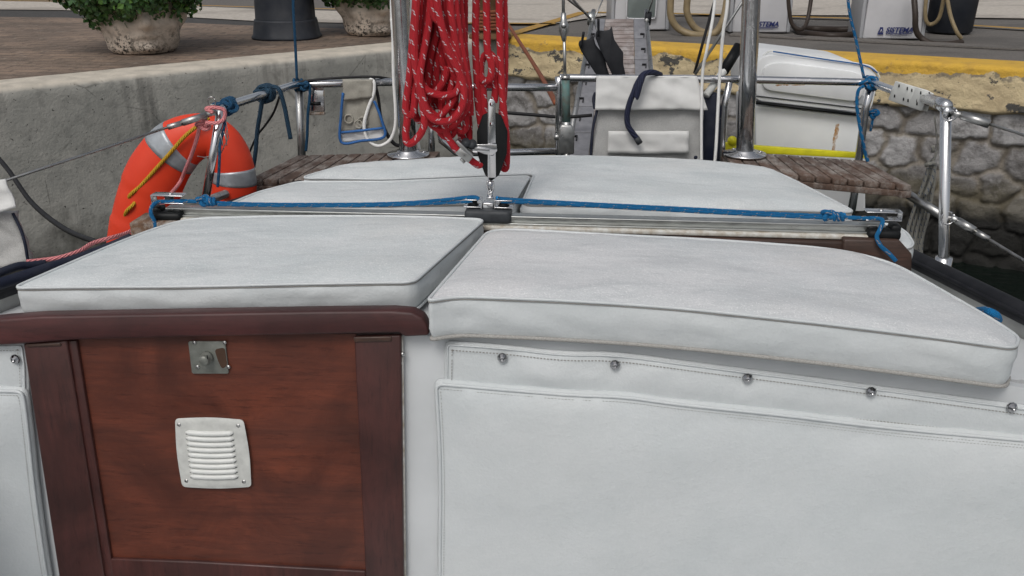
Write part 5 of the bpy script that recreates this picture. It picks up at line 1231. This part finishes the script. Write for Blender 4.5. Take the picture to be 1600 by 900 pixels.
m_ = MB(); m_.tube([K(1103, 149, RY-.01), K(1133, 108, RY+.05), K(1150, 84, RY+.08)], .0115, 14); m_.build('shaft', M['white'], bh); m_ = MB(); m_.tube([K(1130, 112, RY+.05), K(1155, 72, RY+.09)], .0165, 14); m_.build('foam_grip', M['black'], bh)
# ---- canister
CYY = 3.12
def box8(tl, tr, br, bl, Y, Yr, d, r=.03):
    pass
cn = thing('liferaft_canister', PY(1275, 322, CYY), 'large white fibreglass canister with rust streaks behind the right teak seat', 'canister')
def cpt(x, y, dy=0): 
    u = (x-1190)/180; return PY(x, y, CYY+.02-.04*u+dy)
def ring_pad(name, l, depth, mat_, bev):
    m_ = MB(); m_.prism([cpt(x, y) for x, y in l], (0, depth, 0), 0, bev); return m_.build(name, mat_, cn)
def rnd2(l, r=10, seg=4):
    return [(p.x, p.y) for p in roundpoly([V(q) for q in l], r, seg)]
ring_pad('canister_body', rnd2([(1181, 165), (1352, 184), (1352, 330), (1181, 330)], 5), .30, M['can'], .012)
lid_ = rnd2([(1178, 98), (1202, 84), (1352, 102), (1374, 120), (1360, 178), (1177, 157)], 16)
m_ = MB(); m_.prism([cpt(x, y, -.022) for x, y in lid_], (0, .35, 0), 0, .008); m_.prism([cpt(x, y, -.034) for x, y in rnd2([(1192, 104), (1215, 97), (1340, 113), (1354, 125), (1344, 160), (1190, 140)], 16)], (0, .02, 0), 0, .008); m_.build('canister_lid', M['can'], cn)
m_ = MB(); m_.tube([cpt(1179, 160, -.024), cpt(1356, 181, -.024)], .0055, 8); m_.tube([cpt(1182, 150, -.024), cpt(1350, 170, -.024)], .002, 6, mi=1); m_.build('rubber_seal', [M['black'], M['dkgrey']], cn)
m_ = MB(); m_.tube(smooth_path([cpt(1186, 102, .0), cpt(1193, 87, .0), (cpt(1205, 79.5, .0)), cpt(1230, 82, 0), cpt(1290, 91, .0), cpt(1345, 100, .0), cpt(1362, 105, .0), cpt(1372, 116, .0), cpt(1374, 122, 0)], 5), .003, 8); m_.tube(smooth_path([cpt(1208, 80.5, -.026), cpt(1290, 93, -.026), cpt(1350, 102, -.026), cpt(1371, 114, -.026)], 5), .0022, 6, mi=1); m_.build('lid_rim', [M['white'], M['bluetrim']], cn)
m_ = MB(); m_.prism([cpt(1338, 146, -.026), cpt(1352, 150, -.026), cpt(1349, 164, -.026), cpt(1334, 163, -.026)], (0, .006, 0), 0, .002); m_.build('lid_catch', M['pumpg'], cn)
m_ = MB(); Yy = 3.0
m_.prism([PY(1124, 223, Yy), PY(1150, 224, Yy), PY(1180, 228, Yy), PY(1352, 240, Yy), PY(1352, 248, Yy), PY(1124, 237, Yy)], (0, .02, 0), 0, .002); m_.lathe(PY(1144, 220, Yy+.005), [(.014, -.01), (.016, 0), (.014, .01)], 16, Matrix.Rotation(math.pi/2, 3, 'X'))
tag(m_.build('yellow_strap', M['yellow']), 'yellow strap running along the back of the right teak seat', 'strap')
# blue rope on right corner
m_ = MB(); m_.tube(pathY([(1318, -140, RY-.02), (1325, 0, RY-.02), (1337, 60, RY-.02), (1350, 122, RY-.02)], None, 6), .0045, 8); m_.tube(helix(K(1362, 130, RY-.0), (1, 0, -.15), .017, 3, .012), .0055, 8); m_.tube(knotpath(K(1358, 130, RY-.02), .026, .6), .0055, 8, True)
m_.tube(pathY([(1350, 134, RY-.03), (1341, 142, RY-.03), (1339, 165, RY-.03), (1343, 195, RY-.03), (1348, 220, RY-.03), (1352, 240, RY-.02), (1356, 252, RY-.02)], None, 6), .0055, 8); m_.tube(knotpath(K(1364, 178, RY+.02), .018, .2), .005, 8, True); m_.tube(pathY([(1364, 185, RY+.02), (1360, 205, RY+.02)], None, 3), .004, 8)
tag(m_.build('flag_line', M['rblue']), 'blue line knotted on the right rail corner, running up out of the picture', 'rope')
# white slotted socket block on right rail
sb = thing('slotted_bracket', K(1427, 165, 2.48), 'white plastic bracket with small dark slots clamped on the right rail', 'bracket')
def SBp(x, y, dy=0): return PY(x, y, 2.52-.0022*(x-1395)+dy)
m_ = MB()
for q in ([(1404, 128), (1431, 136), (1420, 167), (1392, 158)], [(1431, 136), (1455, 143), (1440, 174), (1419, 167)]): m_.prism([SBp(x, y, -.03) for x, y in q], (0, .022, 0), 0, .002)
m_.prism([SBp(x, y, -.008) for x, y in [(1449, 142), (1460, 146), (1449, 175), (1440, 173)]], (0, .03, 0), 0, .002)
m_.build('block', M['white'], sb)
m_ = MB()
for (x, y) in ((1405, 134), (1418, 138), (1425, 141), (1439, 145), (1398, 150), (1412, 155), (1419, 157), (1433, 162), (1452, 146), (1446, 158)): m_.box(SBp(x, y, -.0305), (.0035, .003, .0075))
m_.build('slot', M['black'], sb)
m_ = MB(); m_.tube(pathY([(1440, 158, 2.40), (1448, 154, 2.36), (1478, 166, st_b.y-.01)], None, 3), .0135, 12)
m_.build('clamp_tube', M['ss'], sb)
# rope hank on right
m_ = MB()
for k, (dx, dyy) in enumerate(((-8, 0), (-4, .008), (0, .0), (4, .008), (7, 0))):
    yy = 2.45+dyy; m_.tube(pathY([(1455+dx*.5, 262, yy), (1452+dx*1.0, 285, yy), (1440+dx*1.6, 330, yy), (1430+dx*1.7+2, 360, yy), (1428+dx*1.4, 385, yy), (1432+dx, 400, yy), (1436+dx*.6, 380, yy+.01), (1440+dx, 330, yy+.012)], None, 6), .0052, 8)
m_.tube(pathY([(1447, 258, 2.44), (1452, 256, 2.43), (1460, 258, 2.44), (1456, 280, 2.44), (1446, 305, 2.44)], None, 5), .006, 8); m_.tube(pathY([(1447, 258, 2.45), (1462, 242, 2.45), (1465, 228, 2.45), (1460, 180, 2.45)], None, 4), .002, 6)
m_.tube(pathY([(1452, 262, 2.445), (1461, 245, 2.445), (1464, 236, 2.445)], None, 4), .0035, 6); m_.tube([K(1458, 238, 2.45), K(1458, 228, 2.45)], .0055, 8)
tag(m_.build('rope_hank', M['rgrey']), 'hank of grey white rope hanging left of the right stanchion', 'rope coil')
# left white mesh bag
lbg = thing('mesh_bag', PY(-10, 420, 1.98), 'white mesh bag with black edging, cut off by the left border', 'bag')
YL = 1.97
cloth([(-120, 330), (22, 333), (45, 410), (-120, 440)], [YL, YL, YL-.03, YL-.03], 20, 14, .02, M['net'], 'mesh_body', lbg, .02, 31)
cloth([(-120, 290), (8, 280), (25, 324), (-120, 366)], [YL-.01, YL-.01, YL-.03, YL-.03], 20, 10, .008, M['cloth'], 'top_flap', lbg, .004, 32)
m_ = MB(); m_.tube(pathY([(20, 333, YL-.01), (33, 360, YL-.02), (40, 385, YL-.03), (45, 418, YL-.03)], None, 5), .0035, 8); m_.build('edge_binding', M['navy'], lbg)
